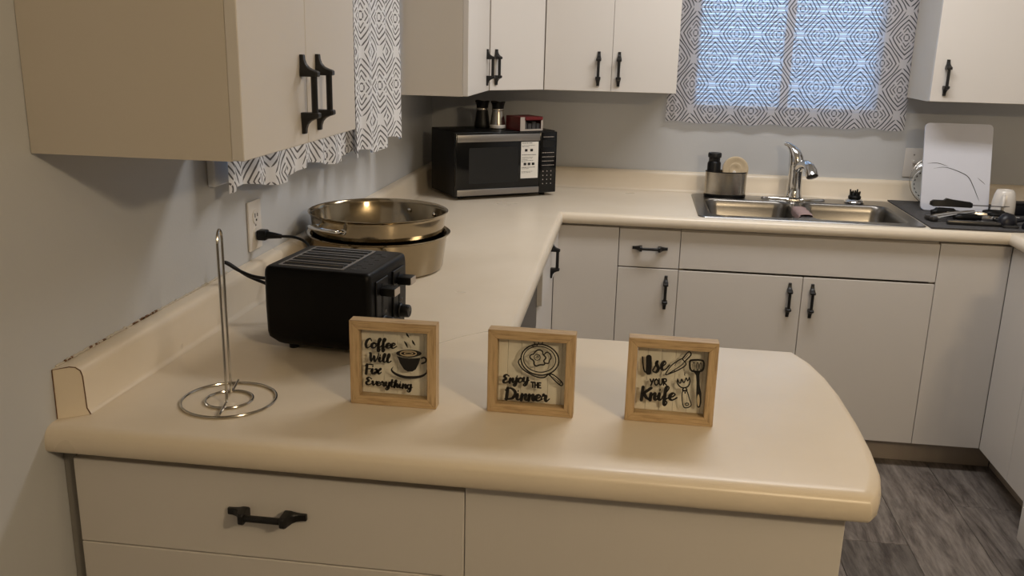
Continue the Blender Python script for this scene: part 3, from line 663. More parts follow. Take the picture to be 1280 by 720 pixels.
# ---------------------------------------------------------------- three wooden signs
LET = json.loads(r'''{"W":[[0,"Coffee",[[[[36.4,111.7],[34.4,115.4],[29.2,112.1],[26.6,104.8],[29.1,99.1],[36.1,103.2]],4.68,2.01],[[[40.6,108.1],[37.2,105.8],[36.8,101.5],[39.7,99.5],[43.3,101.8],[43.7,106.1],[40.9,108.1],[44.5,107.0],[46.5,107.5]],4.68,2.01],[[[45.1,103.2],[50.5,110.3],[53.2,115.1],[51.3,116.6],[49.1,112.7],[48.1,103.4],[47.2,95.7],[48.9,93.6],[50.8,97.2],[48.8,100.4],[54.4,103.7]],4.68,2.01],[[[53.1,103.6],[58.4,110.7],[61.2,115.5],[59.2,117.0],[57.0,113.1],[56.0,103.8],[55.2,96.1],[56.8,94.1],[58.8,97.6],[56.7,100.9],[62.3,104.1]],4.68,2.01],[[[61.0,103.6],[65.7,105.1],[68.6,107.8],[66.2,109.4],[62.9,106.7],[62.2,102.8],[65.3,100.9],[70.8,104.2]],4.68,2.01],[[[69.1,104.1],[73.9,105.6],[76.7,108.3],[74.3,109.8],[71.0,107.1],[70.4,103.3],[73.4,101.3],[79.0,104.6]],4.68,2.01]]],[0,"Will",[[[[32.3,90.1],[34.5,89.6],[34.4,80.9],[35.8,76.1],[40.2,85.6],[40.8,78.4],[42.5,76.0],[47.1,85.4],[48.4,90.5]],4.68,2.01],[[[47.2,79.9],[50.1,83.8],[49.3,78.3],[51.2,75.8],[54.8,78.9]],4.68,2.01],[[[50.8,87.1],[51.1,87.9]],4.68,2.01],[[[53.7,78.2],[59.2,84.4],[60.7,89.1],[58.9,90.3],[56.8,85.2],[56.1,78.1],[58.3,75.7],[62.3,78.4]],4.68,2.01],[[[60.9,78.0],[66.4,84.2],[67.8,88.9],[66.0,90.2],[64.0,85.1],[63.2,78.0],[65.5,75.6],[69.5,78.3]],4.68,2.01]]],[0,"Fix",[[[[28.1,69.2],[26.0,53.0]],4.68,2.01],[[[24.9,67.3],[30.6,69.8],[38.1,69.7]],4.68,2.01],[[[27.3,61.6],[33.9,62.3]],4.68,2.01],[[[34.1,57.9],[37.0,62.5],[36.1,56.2],[38.0,53.6],[41.5,57.3]],4.68,2.01],[[[37.7,66.3],[38.1,67.2]],4.68,2.01],[[[41.0,61.3],[43.5,62.4],[46.1,58.0],[48.4,54.1],[52.0,57.0]],4.68,2.01],[[[51.3,63.2],[46.1,58.5],[40.5,54.1]],4.68,2.01]]],[0,"Everything",[[[[35.3,44.3],[31.3,46.8],[27.5,44.1],[30.6,40.7],[26.3,37.9],[26.9,34.2],[30.5,33.5],[35.6,36.2]],4.1,1.79],[[[35.3,39.0],[37.3,40.4],[37.6,35.5],[39.0,33.3],[42.5,37.4],[43.0,40.2],[45.7,39.1]],4.1,1.79],[[[43.2,35.7],[47.6,36.6],[50.2,38.6],[48.0,40.1],[45.0,38.1],[44.4,34.9],[47.2,33.1],[52.3,35.4]],4.1,1.79],[[[50.8,35.8],[53.5,41.0],[53.8,39.2],[56.6,39.3],[55.6,35.7],[57.1,32.8],[60.4,35.5]],4.1,1.79],[[[60.4,39.7],[59.7,35.2],[62.1,33.3],[65.1,36.1],[66.1,39.6]],4.1,1.79],[[[66.1,39.6],[64.5,30.6],[61.4,26.8],[59.2,28.2],[61.9,31.3],[68.3,35.3]],4.1,1.79],[[[71.1,44.6],[69.5,35.3],[71.2,32.5],[74.6,35.2]],4.1,1.79],[[[67.1,40.6],[74.3,40.9]],4.1,1.79],[[[73.1,34.5],[78.3,41.3],[78.5,45.1],[76.3,42.7],[74.5,32.4]],4.1,1.79],[[[74.7,33.8],[77.6,38.2],[79.7,38.5],[79.0,34.3],[80.6,32.2],[83.3,34.9]],4.1,1.79],[[[81.8,35.7],[84.3,39.1],[83.6,34.2],[85.3,32.1],[88.3,34.8]],4.1,1.79],[[[84.8,41.9],[85.1,42.6]],4.1,1.79],[[[88.5,38.2],[89.6,38.9],[88.6,32.0]],4.1,1.79],[[[88.8,33.4],[92.0,38.1],[94.0,38.4],[93.4,34.0],[94.9,31.8],[97.6,34.5]],4.1,1.79],[[[102.3,37.5],[99.4,38.6],[96.9,35.6],[98.2,32.1],[101.3,33.7],[103.0,38.5]],4.1,1.79],[[[103.0,38.5],[101.7,28.9],[98.8,25.8],[96.5,27.3],[99.2,30.3],[105.5,34.3]],4.1,1.79]]],[1,"Enjoy",[[[[36.3,64.9],[32.0,67.1],[28.0,63.6],[31.5,60.3],[27.0,56.6],[27.7,52.7],[31.5,52.6],[36.9,56.2]],4.59,2.05],[[[37.3,60.1],[38.4,61.0],[37.5,53.3]],4.59,2.05],[[[37.6,54.8],[41.0,60.5],[43.2,61.1],[42.6,56.1],[44.3,54.0],[47.1,57.4]],4.59,2.05],[[[49.4,62.2],[48.2,51.4],[45.7,47.7],[43.6,49.4],[46.4,52.7],[52.5,58.0]],4.59,2.05],[[[49.9,65.5],[50.2,66.2]],4.59,2.05],[[[55.8,62.9],[52.6,60.7],[52.3,56.8],[55.2,55.3],[58.6,57.6],[58.9,61.4],[56.1,63.0],[59.6,62.2],[61.5,62.8]],4.59,2.05],[[[61.9,63.6],[61.3,58.6],[64.0,56.9],[67.0,60.4],[68.1,64.3]],4.59,2.05],[[[68.1,64.3],[66.6,54.3],[63.4,49.8],[61.0,51.0],[63.8,54.7],[70.5,60.1]],4.59,2.05]]],[1,"the",[[[[74.3,57.1],[79.4,57.0]],2.59,2.51],[[[76.9,57.1],[77.2,48.1]],2.59,2.51],[[[80.9,57.0],[81.3,48.1]],2.59,2.51],[[[84.9,57.0],[85.3,48.0]],2.59,2.51],[[[81.1,52.5],[85.1,52.5]],2.59,2.51],[[[90.4,57.0],[86.8,57.0]],2.59,2.51],[[[86.8,57.0],[87.1,48.0]],2.59,2.51],[[[87.1,48.0],[90.8,48.0]],2.59,2.51],[[[86.9,52.7],[89.9,52.7]],2.59,2.51]]],[1,"Dinner",[[[[34.5,42.9],[32.5,22.8]],5.59,2.28],[[[30.7,39.0],[39.7,43.4],[47.8,36.2],[42.6,25.2],[30.2,22.9]],5.59,2.28],[[[48.1,28.7],[51.7,34.2],[50.7,26.6],[53.3,23.4],[57.6,27.8]],5.59,2.28],[[[52.4,38.7],[52.8,39.8]],5.59,2.28],[[[57.9,33.3],[59.3,34.4],[58.2,23.5]],5.59,2.28],[[[58.3,25.7],[62.9,33.4],[65.9,34.0],[65.0,26.9],[67.4,23.8],[71.2,28.2]],5.59,2.28],[[[70.4,33.6],[71.8,34.7],[70.7,23.8]],5.59,2.28],[[[70.8,26.0],[75.4,33.7],[78.4,34.4],[77.5,27.3],[79.9,24.1],[83.7,28.5]],5.59,2.28],[[[81.4,27.9],[87.6,29.7],[91.2,33.1],[87.9,35.2],[83.7,31.8],[83.0,26.9],[87.2,24.3],[94.4,28.3]],5.59,2.28],[[[92.1,28.8],[95.8,37.0],[96.3,34.3],[100.3,34.6],[99.1,29.0],[101.3,24.7],[106.0,29.2]],5.59,2.28]]],[2,"Use",[[[[24.0,112.9],[25.6,100.9],[28.4,89.0],[32.7,86.5]],2.55,2.55],[[[34.5,113.1],[35.2,101.6],[35.4,87.0]],9.56,9.56],[[[42.2,90.8],[49.6,107.4],[47.4,103.3],[51.3,95.5],[48.3,88.0],[43.0,88.9]],5.26,2.39],[[[50.6,92.2],[55.9,97.4],[62.9,104.4],[60.4,108.2],[56.4,101.5],[57.7,93.5],[62.8,93.9],[69.3,102.4]],5.26,2.23]]],[2,"your",[[[[39.1,74.8],[42.2,69.6],[44.6,75.5]],2.63,2.37],[[[44.6,75.5],[42.3,68.5],[40.9,63.9]],2.63,2.37],[[[49.2,76.0],[46.6,72.4],[46.9,68.0],[49.8,65.0],[52.4,68.6],[52.1,73.0],[49.2,76.0]],2.63,2.37],[[[53.7,76.5],[54.3,68.8],[56.7,65.8],[58.8,69.4],[58.7,77.1]],2.63,2.37],[[[61.0,77.4],[61.7,66.4]],2.63,2.37],[[[61.0,77.4],[65.1,77.3],[65.4,72.9],[61.8,71.7],[66.2,66.9]],2.63,2.37]]],[2,"Knife",[[[[28.2,59.7],[26.6,36.5]],5.64,2.37],[[[41.8,59.5],[33.2,52.0],[28.5,47.9]],5.64,2.37],[[[30.4,49.3],[34.5,41.5],[41.6,37.7]],5.64,2.37],[[[40.5,48.9],[42.0,50.2],[41.1,37.6]],5.64,2.37],[[[41.2,40.2],[45.8,49.3],[48.9,50.1],[48.2,42.0],[50.7,38.4],[54.6,43.7]],5.64,2.37],[[[52.3,44.8],[55.8,51.3],[55.1,42.5],[57.8,39.0],[62.2,44.3]],5.64,2.37],[[[56.4,56.6],[56.8,57.9]],5.64,2.37],[[[60.9,44.2],[67.7,54.7],[71.1,61.8],[68.3,64.1],[65.5,58.3],[64.9,44.6],[64.4,33.3],[66.8,30.4],[69.2,35.6],[66.2,40.3],[73.6,45.3]],5.64,2.37],[[[71.7,44.5],[78.1,46.9],[81.9,50.9],[78.4,53.1],[74.1,49.0],[73.5,43.4],[77.9,40.6],[85.3,45.6]],5.64,2.37]]]],"D":[[0,"coffee cup",[[[[121.2,87.1],[125.4,88.7],[128.9,86.2],[128.1,81.1],[121.9,77.9]],2.79,0,0],[[[72.8,68.7],[70.1,62.4],[77.2,56.0],[90.7,52.0],[105.4,52.0],[119.9,54.9],[129.1,61.3],[130.0,67.8]],4.73,0,1],[[[95.7,129.8],[97.4,125.9],[100.7,121.4]],2.91,0,1],[[[92.0,114.9],[95.4,109.7],[98.0,103.5]],2.91,0,1],[[[105.5,117.7],[107.5,113.4],[110.8,108.6]],2.91,0,1]],[[[121.4,95.3],[120.9,93.9],[119.3,92.4],[116.8,91.1],[113.4,89.8],[109.3,88.8],[104.7,88.1],[99.9,87.6],[95.1,87.4],[90.5,87.6],[86.3,88.1],[82.9,88.9],[80.3,90.0],[78.6,91.2],[78.1,92.6],[78.6,94.1],[80.2,95.6],[82.8,96.9],[86.2,98.2],[90.3,99.2],[94.9,99.9],[99.7,100.4],[104.5,100.5],[109.1,100.3],[113.2,99.8],[116.6,99.0],[119.2,98.0],[120.8,96.7]],[[80.1,87.9],[88.6,85.4],[100.0,84.7],[111.2,86.1],[119.6,87.7],[116.9,77.9],[111.6,66.9],[106.0,62.8],[97.9,62.0],[91.3,65.5],[84.8,75.8]]],[[[[112.7,95.0],[112.4,94.0],[111.4,93.1],[109.8,92.2],[107.7,91.4],[105.1,90.7],[102.2,90.2],[99.2,89.9],[96.2,89.8],[93.3,90.0],[90.7,90.3],[88.6,90.8],[86.9,91.5],[85.9,92.4],[85.5,93.3],[85.9,94.2],[86.9,95.2],[88.5,96.1],[90.6,96.9],[93.2,97.5],[96.1,98.0],[99.1,98.3],[102.1,98.4],[105.0,98.3],[107.6,97.9],[109.7,97.4],[111.3,96.7],[112.3,95.9]],1.72,1,0],[[[106.6,94.6],[106.4,94.1],[105.9,93.7],[105.1,93.2],[103.9,92.8],[102.6,92.5],[101.1,92.3],[99.5,92.1],[97.9,92.1],[96.4,92.1],[95.1,92.3],[93.9,92.5],[93.1,92.9],[92.5,93.3],[92.4,93.7],[92.5,94.2],[93.1,94.6],[93.9,95.1],[95.0,95.4],[96.4,95.8],[97.9,96.0],[99.4,96.2],[101.0,96.2],[102.5,96.1],[103.9,96.0],[105.0,95.7],[105.9,95.4],[106.4,95.0]],1.29,1,0]],[]],[1,"frying pan",[[[[119.6,96.5],[118.8,91.8],[117.0,87.3],[114.4,83.1],[111.0,79.4],[106.8,76.2],[102.1,73.7],[96.9,72.0],[91.4,71.0],[85.8,70.9],[80.3,71.6],[75.0,73.1],[70.1,75.4],[65.8,78.4],[62.1,82.0],[59.2,86.1],[57.1,90.6],[56.1,95.2],[55.9,100.0],[56.8,104.7],[58.6,109.2],[61.3,113.4],[64.8,117.1],[68.9,120.2],[73.7,122.7],[78.9,124.4],[84.3,125.3],[89.8,125.4],[95.3,124.7],[100.5,123.2],[105.4,120.9],[109.7,117.9],[113.4,114.4],[116.3,110.3],[118.3,105.9],[119.4,101.2]],2.2,1,0],[[[114.5,97.6],[113.8,93.6],[112.4,89.8],[110.1,86.3],[107.1,83.2],[103.6,80.6],[99.5,78.5],[95.1,77.0],[90.4,76.3],[85.6,76.2],[80.9,76.8],[76.4,78.1],[72.2,80.0],[68.4,82.5],[65.3,85.5],[62.8,88.9],[61.0,92.7],[60.1,96.6],[60.0,100.6],[60.7,104.5],[62.2,108.3],[64.5,111.8],[67.5,114.9],[71.1,117.5],[75.1,119.6],[79.6,121.0],[84.2,121.8],[89.0,121.8],[93.7,121.2],[98.2,119.9],[102.3,118.0],[106.1,115.5],[109.2,112.5],[111.7,109.1],[113.4,105.4],[114.4,101.5]],1.54,1,0],[[[55.1,98.0],[52.0,93.5],[52.5,88.4],[58.3,80.2],[67.5,74.0],[79.2,68.5],[89.2,66.4],[97.3,67.9],[103.5,74.4]],1.98,0,0],[[[70.7,102.2],[72.8,105.7],[77.3,107.8],[79.5,111.6],[83.9,115.0],[88.4,115.3],[91.8,112.8],[93.0,108.3],[95.7,105.3],[97.8,102.4],[96.0,99.2],[94.4,96.3],[96.4,92.7],[94.7,89.9],[89.8,89.5],[85.8,88.2],[81.8,86.7],[78.4,89.0],[77.9,93.4],[76.1,96.7],[72.8,98.6]],2.2,1,0],[[[95.2,108.5],[99.4,112.5],[104.4,109.6],[106.7,103.3],[104.1,98.4],[102.4,93.1],[97.5,92.8]],1.98,0,0],[[[88.3,102.6],[88.1,100.8],[87.3,99.2],[86.0,98.0],[84.4,97.2],[82.6,97.1],[80.9,97.6],[79.5,98.6],[78.6,100.1],[78.2,101.8],[78.5,103.6],[79.3,105.2],[80.6,106.4],[82.2,107.2],[83.9,107.3],[85.6,106.8],[87.0,105.7],[87.9,104.3]],1.1,1,0],[[[84.7,102.5],[84.4,101.6],[83.5,101.1],[82.4,101.0],[81.5,101.4],[81.2,102.2],[81.5,103.0],[82.3,103.6],[83.4,103.7],[84.4,103.2]],0.88,1,0],[[[106.6,71.2],[110.9,73.7],[126.7,60.6],[124.0,55.3]],1.98,1,0],[[[101.9,74.3],[106.7,70.5]],1.76,0,0],[[[105.9,75.9],[110.5,73.2]],1.76,0,0],[[[110.6,69.7],[122.1,60.8]],0.88,0,0],[[[122.3,56.9],[124.7,61.8]],1.32,0,0],[[[76.0,129.1],[78.2,126.0],[75.1,121.9],[76.9,118.3]],1.49,0,1],[[[83.0,129.2],[85.0,127.3],[82.5,124.1],[83.6,121.8]],1.49,0,1],[[[90.0,131.4],[91.5,128.6],[89.6,125.6]],1.49,0,1]],[],[],[]],[2,"kitchen tools",[[[[63.9,85.1],[70.0,98.5],[77.5,107.0],[87.9,114.6],[91.6,112.0],[95.9,105.0],[85.7,95.9],[75.0,89.7]],1.86,1,0],[[[68.5,87.1],[78.3,95.1],[88.1,103.0],[92.4,108.9]],1.24,0,0],[[[90.1,116.4],[98.7,127.8],[102.9,123.0],[93.8,110.9]],2.07,0,0],[[[80.4,108.0],[77.8,102.2]],0.83,0,0],[[[93.1,115.3],[98.2,122.7]],0.83,0,0],[[[84.2,78.6],[84.3,72.1],[88.9,65.8],[95.6,64.1],[102.4,67.8],[104.5,76.1],[103.1,83.2]],2.07,0,0],[[[84.2,78.6],[87.0,72.5],[89.4,72.6],[90.7,79.2],[94.0,73.7],[96.0,75.4],[97.9,82.0],[100.9,77.1],[103.1,83.2]],1.86,0,0],[[[94.6,63.6],[94.1,59.4],[100.1,59.2],[99.5,63.1]],2.49,0,0],[[[94.2,57.8],[93.7,44.4],[98.6,29.2],[109.4,33.4],[105.8,45.3],[100.9,58.3]],1.66,1,0],[[[105.6,35.5],[105.4,34.6],[104.6,33.8],[103.5,33.3],[102.2,33.1],[100.9,33.5],[100.1,34.1],[99.7,35.0],[99.9,36.0],[100.7,36.8],[101.9,37.3],[103.2,37.4],[104.4,37.1],[105.3,36.4]],1.45,1,0],[[[98.8,55.7],[98.7,55.1],[98.2,54.8],[97.6,55.0],[97.4,55.6],[97.5,56.2],[98.0,56.4],[98.6,56.3]],1.24,1,0],[[[94.3,91.1],[95.6,89.6],[94.5,87.9],[95.5,86.3]],1.04,0,0],[[[102.0,111.2],[105.7,114.0],[118.8,114.9],[124.4,111.8],[124.7,100.8],[120.7,95.6],[107.8,94.7],[103.1,99.8]],3.11,1,0],[[[110.9,103.5],[110.9,101.0],[110.7,98.8],[110.2,97.3],[109.6,96.7],[108.9,97.2],[108.2,98.6],[107.7,100.7],[107.4,103.3],[107.3,105.8],[107.5,108.0],[108.0,109.5],[108.6,110.1],[109.3,109.6],[110.0,108.2],[110.5,106.1]],1.04,1,0],[[[116.7,103.9],[116.7,101.4],[116.5,99.2],[116.1,97.7],[115.4,97.1],[114.7,97.6],[114.1,99.0],[113.5,101.1],[113.2,103.7],[113.1,106.2],[113.4,108.4],[113.8,109.9],[114.4,110.5],[115.2,110.0],[115.8,108.6],[116.4,106.5]],1.04,1,0],[[[122.1,104.3],[122.1,101.9],[121.9,99.8],[121.4,98.4],[120.8,97.8],[120.1,98.3],[119.4,99.6],[118.9,101.7],[118.6,104.1],[118.5,106.5],[118.8,108.6],[119.2,110.0],[119.8,110.5],[120.6,110.1],[121.2,108.8],[121.8,106.7]],1.04,1,0]],[[[108.6,94.4],[120.3,95.3],[119.2,88.4],[120.4,72.4],[124.8,56.6],[126.0,40.4],[124.6,31.8],[121.4,30.3],[118.6,33.3],[116.3,55.9],[115.4,75.3],[113.6,88.0]]],[],[[[122.9,44.3],[123.1,41.0],[123.0,37.9],[122.7,35.5],[122.2,34.0],[121.5,33.4],[120.8,33.8],[120.1,35.3],[119.4,37.7],[118.9,40.6],[118.5,43.9],[118.4,47.2],[118.5,50.2],[118.8,52.6],[119.3,54.2],[119.9,54.8],[120.6,54.3],[121.4,52.8],[122.0,50.5],[122.6,47.6]]]]]}''')
def ribbon(b, pts, wt, wn, y0, y1, closed=False, taper=0, brush=True, k=6):
    P = crom([(p[0], p[1], 0) for p in pts], k, closed); n = len(P)
    if n == 2: P = [P[0].lerp(P[1], t) for t in (0, .25, .5, .75, 1)]; n = 5
    ws = []; N = []
    for i in range(n):
        d = (P[(i + 1) % n] - P[i - 1]) if closed else (P[min(i + 1, n - 1)] - P[max(i - 1, 0)])
        if d.length < 1e-6: d = Vector((1, 0, 0))
        d.normalize(); N.append(Vector((-d.y, d.x, 0)))
        q = max(0., -d.y) if brush else 1
        w = wn + (wt - wn) * min(1, q * 1.15)
        if taper:
            t = i / (n - 1); w = wt * max(.12, math.sin(PI * t) ** .7)
        ws.append(w / 2)
    if brush:
        ws = [(ws[max(i - 2, 0)] + ws[max(i - 1, 0)] + ws[i] + ws[min(i + 1, n - 1)] + ws[min(i + 2, n - 1)]) / 5 for i in range(n)]
    loops = []
    for p, nn, w in zip(P, N, ws):
        a, c = p + nn * w, p - nn * w
        loops.append([(a.x, y0, a.y), (a.x, y1, a.y), (c.x, y1, c.y), (c.x, y0, c.y)])
    b.loft(loops, cap=not closed, close=closed)
    if not closed and not taper:
        for p, w in ((P[0], ws[0]), (P[-1], ws[-1])):
            b.prism([(p.x + w * math.cos(2 * PI * i / 10), p.y + w * math.sin(2 * PI * i / 10)) for i in range(10)], y0 + .00002, y1, 'y')
def sign(i, label, cx, yf, size, rz):
    S = size; D = .024
    t = thing('wooden_sign', label, 'sign', (cx, yf + D / 2, Z + .0003), rz, 'framed kitchen signs')
    r = .0155 * S / .147; h = S / 2; yb, y0 = D / 2, -D / 2
    def rail(name, quad, m):   # mitred rail with a small step inside
        b = B(); a = [(x, y0, z) for x, z in quad]; c = [(x, yb, z) for x, z in quad]
        b.loft([a, c]); bm = bmesh.new(); me = bpy.data.meshes.new('t'); me.from_pydata(b.v, [], b.f); bm.from_mesh(me)
        bmesh.ops.recalc_face_normals(bm, faces=bm.faces); bmesh.ops.bevel(bm, geom=bm.edges[:], offset=.0007, segments=2, affect='EDGES')
        B().bm(bm).obj('frame_rail', m, t, local=True, angle=30)
    rail('t', [(-h, S), (h, S), (h - r, S - r), (-h + r, S - r)], M['oak_h']); rail('b', [(-h, 0), (-h + r, r), (h - r, r), (h, 0)], M['oak_h'])
    rail('l', [(-h, 0), (-h, S), (-h + r, S - r), (-h + r, r)], M['oak_v']); rail('r', [(h, 0), (h - r, r), (h - r, S - r), (h, S)], M['oak_v'])
    q = h - r - .0003
    B().box(-q, q, y0 + .0060, y0 + .0072, r + .0003, S - r - .0003).obj('glass_pane', M['glass'], t, local=True, smooth=False)
    bk = B().box(-q, q, yb - .004, yb - .001, r + .0003, S - r - .0003).obj('backing_board', M['cardgrey'], t, local=True, smooth=False)
    n = 5; sw = 2 * q / n; off = [-.35, -.30, -.25][i] * sw
    e = [-q] + [-q + off + sw * (j + 1) for j in range(n)] + [q]
    for j in range(len(e) - 1):
        B().box(e[j] + .0002, e[j + 1] - .0002, yb - .0075, yb - .004, r + .0003, S - r - .0003, .0003, 1).obj('board_strip', M['strip'], bk, local=True, smooth=False)
    k = S / 147
    c = lambda p: (p[0] * k - h, p[1] * k)
    yl0, yl1 = y0 + .0051, y0 + .0058
    for f, word, st in LET['W']:
        if f != i: continue
        b = B()
        for pts, wt, wn in st: ribbon(b, [c(p) for p in pts], wt * k, wn * k, yl0, yl1)
        o = b.obj('lettering', M['ink'], t, local=True, smooth=False)
    for f, nm, st, fills, lights, lfills in LET['D']:
        if f != i: continue
        b = B()
        for pts, wt, cl, tp in st: ribbon(b, [c(p) for p in pts], wt * k, wt * k, yl0, yl1, bool(cl), tp, False)
        for poly in fills: b.prism([c(p) for p in poly], yl0, yl1, 'y')
        d = b.obj(nm.replace(' ', '_') + '_drawing', M['ink'], t, local=True, smooth=False)
        if lights or lfills:
            b = B()
            for pts, wt, cl, tp in lights: ribbon(b, [c(p) for p in pts], wt * k, wt * k, yl0 - .0003, yl0, bool(cl), 0, False)
            for poly in lfills: b.prism([c(p) for p in poly], yl0 - .0003, yl0, 'y')
            b.obj('pale_detail', M['inklight'], d, local=True, smooth=False)
sign(0, 'wooden sign reading Coffee Will Fix Everything, with a steaming cup, in front of the toaster', .5045, .188, .146, 0)
sign(1, 'wooden sign reading Enjoy the Dinner, with an egg in a frying pan', .7330, .196, .1425, math.radians(-1))
sign(2, 'wooden sign reading Use your Knife, with knife, fork and spatula drawings', .9590, .203, .1415, math.radians(-1))

# ---------------------------------------------------------------- paper towel holder
t = thing('paper_towel_holder', 'empty wire paper towel holder with a double ring foot, in front of the toaster', 'paper towel holder', (.2295, .160, Z), 0)
def ring(r, z, rad=.0021, n=56): return [(r * math.cos(2 * PI * i / n), r * math.sin(2 * PI * i / n), z) for i in range(n)]
B().tube(ring(.077, .0026), .0023, 8, True).obj('outer_ring', M['wire'], t, local=True)
B().tube(ring(.0385, .0026), .0023, 8, True).obj('inner_ring', M['wire'], t, local=True)
dx, dy = -.228, .974
b = B(); H_ = .292
pts = [(-dx * .078, -dy * .078, .0068), (-dx * .03, -dy * .03, .0068), (-dx * .022, -dy * .022, .009), (-dx * .018, -dy * .018, .02), (-dx * .016, -dy * .016, .14)]
pts += [(-dx * .017, -dy * .017, H_ - .03)] + [(-dx * .017 * math.cos(a), -dy * .017 * math.cos(a), H_ - .019 + .019 * math.sin(a)) for a in (0, .6, 1.1, PI / 2, PI - 1.1, PI - .6, PI)] + [(dx * .017, dy * .017, H_ - .03)]
pts += [(dx * .016, dy * .016, .14), (dx * .018, dy * .018, .02), (dx * .022, dy * .022, .009), (dx * .03, dy * .03, .0068), (dx * .078, dy * .078, .0068)]
b.tube(pts, .0022, 8, smooth=5); b.obj('upright_loop', M['wire'], t, local=True)

# ---------------------------------------------------------------- toaster
TX0, TX1, TY0, TY1 = 0, .218, 0, .205
t = thing('toaster', 'black four slot toaster with two levers beside the stacked pans', 'toaster', (.190, .410, Z), -.10)
b = B()
loops = []
for z, ins in ((.012, .022), (.016, .016), (.030, .003), (.040, .001), (.090, 0), (.154, .0003), (.163, .0012), (.1675, .003), (.1700, .0062), (.1708, .010)):
    loops.append([(x, y, z) for x, y in rbox2(TX0 + ins, TX1 - ins, TY0 + ins, TY1 - ins, max(.013 - ins * .3, .008))])
b.loft(loops); body = b.obj('body', M['toaster'], t, local=True, angle=50)
# chrome edged slot panel let into the top
tp = B().prism(rbox2(.024, .158, .018, .187, .004), .1706, .1722).obj('slot_panel', M['trim'], t, local=True, smooth=False)
for i in range(4):
    y = .025 + i * .0405
    B().prism(rbox2(.030, .152, y, y + .033, .003), .1722, .1727).obj('slot', M['slot'], tp, local=True, smooth=False)
    B().tube([(.030, y + .011, .1735), (.152, y + .011, .1735)], .0011, 6).obj('guide_wire', M['chrome'], tp, local=True)
# faint embossed band at the lever end of the top
b = B()
for i in range(9):
    x = .167 + .016 * (i % 2); y = .03 + i * .0165
    b.box(x, x + .011, y, y + .009, .1703, .1712, .0004, 1)
b.obj('embossing', M['blackp'], t, local=True, smooth=False)
for yy in (.058, .148):
    B().box(TX1 - .0005, TX1 + .003, yy - .030, yy + .030, .030, .150, .0012, 1).obj('end_plate', M['blackp'], t, local=True, smooth=False)
    B().box(TX1 + .0026, TX1 + .0036, yy - .004, yy + .004, .068, .142).obj('lever_track', M['slot'], t, local=True, smooth=False)
    lv = B().box(TX1 + .003, TX1 + .032, yy - .015, yy + .015, .119, .1355, .003, 2).obj('lever', M['blackp'], t, local=True)
    B().box(TX1 + .0322, TX1 + .0335, yy - .0135, yy + .0135, .1205, .1340).obj('lever_tip', M['cardgrey'], lv, local=True, smooth=False)
    b = B().lathe([(.0155, 0), (.0155, .004), (.0135, .006), (.0130, .020), (.0115, .022), (0, .022)], 24)
    kn = b.xf(Matrix.Translation((TX1 + .003, yy, .062)) @ Matrix.Rotation(PI / 2, 4, 'Y')).obj('browning_knob', M['blackp'], t, local=True)
    B().box(TX1 + .0252, TX1 + .0258, yy - .0012, yy + .0012, .062, .073).obj('knob_mark', M['trim'], kn, local=True, smooth=False)
    b = B()
    for a in range(5): b.box(TX1 + .003, TX1 + .0034, yy + .012 + .0016 * a, yy + .0128 + .0016 * a, .078 + .003 * (a % 2), .084)
    b.obj('printed_marks', M['trim'], t, local=True, smooth=False)
for fx in (.04, .18):
    for fy in (.04, .165): B().lathe([(.009, .0004), (.010, .013)], 14, (fx, fy, 0)).obj('foot', M['blackp'], t, local=True)
# its cord and plug
b = B(); b.tube([(.060, .818, 1.0525), (.095, .826, 1.050), (.125, .82, 1.040), (.150, .79, 1.02), (.168, .75, .985), (.19, .70, .95), (.23, .665, .930), (.27, .655, .921), (.32, .65, .9195)], .0034, 8, smooth=7)
b.tube([(.20, .626, 1.01), (.15, .615, 1.005), (.10, .592, 1.012), (.065, .588, 1.024), (.042, .584, 1.038), (.034, .583, 1.043), (.042, .589, 1.038), (.075, .600, 1.012), (.12, .612, .990), (.16, .618, .970), (.19, .628, .95), (.215, .632, .936)], .0036, 8, smooth=7)
cord = b.obj('power_cord', M['blackp'], t)
B().box(.0105, .034, .800, .826, 1.043, 1.067, .004, 2).obj('plug', M['blackp'], cord)
B().tube([(.033, .813, 1.055), (.050, .815, 1.054), (.066, .820, 1.052)], [.0095, .0075, .005], 10).obj('strain_relief', M['blackp'], cord)

# ---------------------------------------------------------------- outlets
def outlet(label, loc, rz, switch):
    t = thing('light_switch' if switch else 'wall_outlet', label, 'switch' if switch else 'outlet', loc, rz)
    B().box(-.036, .036, -.0065, -.0003, -.0585, .0585, .003, 2).obj('cover_plate', M['outlet'], t, local=True)
    if switch:
        B().box(-.007, .007, -.0078, -.0066, -.013, .013).obj('switch_bezel', M['outlet'], t, local=True, smooth=False)
        B().box(-.0045, .0045, -.020, -.0078, -.001, .010, .0015, 1).obj('toggle', M['outlet'], t, local=True)
    else:
        for z in (.021, -.021):
            r = B().lathe([(.0175, 0), (.017, .0022), (0, .0022)], 24).xf(Matrix.Translation((0, -.0065, z)) @ Matrix.Rotation(PI / 2, 4, 'X')).obj('receptacle', M['outlet'], t, local=True)
            if z > 0:
                s = B(); s.box(-.008, -.0055, -.0094, -.0086, z - .002, z + .008); s.box(.0055, .008, -.0094, -.0086, z - .001, z + .007); s.box(-.0025, .0025, -.0094, -.0086, z - .011, z - .006)
                s.obj('socket_holes', M['slot'], r, local=True, smooth=False)
    for z in ((.032, -.032) if switch else (0,)):
        B().lathe([(.003, 0), (.002, .001), (0, .001)], 12).xf(Matrix.Translation((0, -.0065, z)) @ Matrix.Rotation(PI / 2, 4, 'X')).obj('screw', M['trim'], t, local=True)
outlet('white wall outlet behind the toaster with the black plug in its lower socket', (0, .812, 1.078), PI / 2, False)
outlet('white toggle switch plate on the back wall partly hidden by the cutting board', (2.000, RY1, 1.072), 0, True)

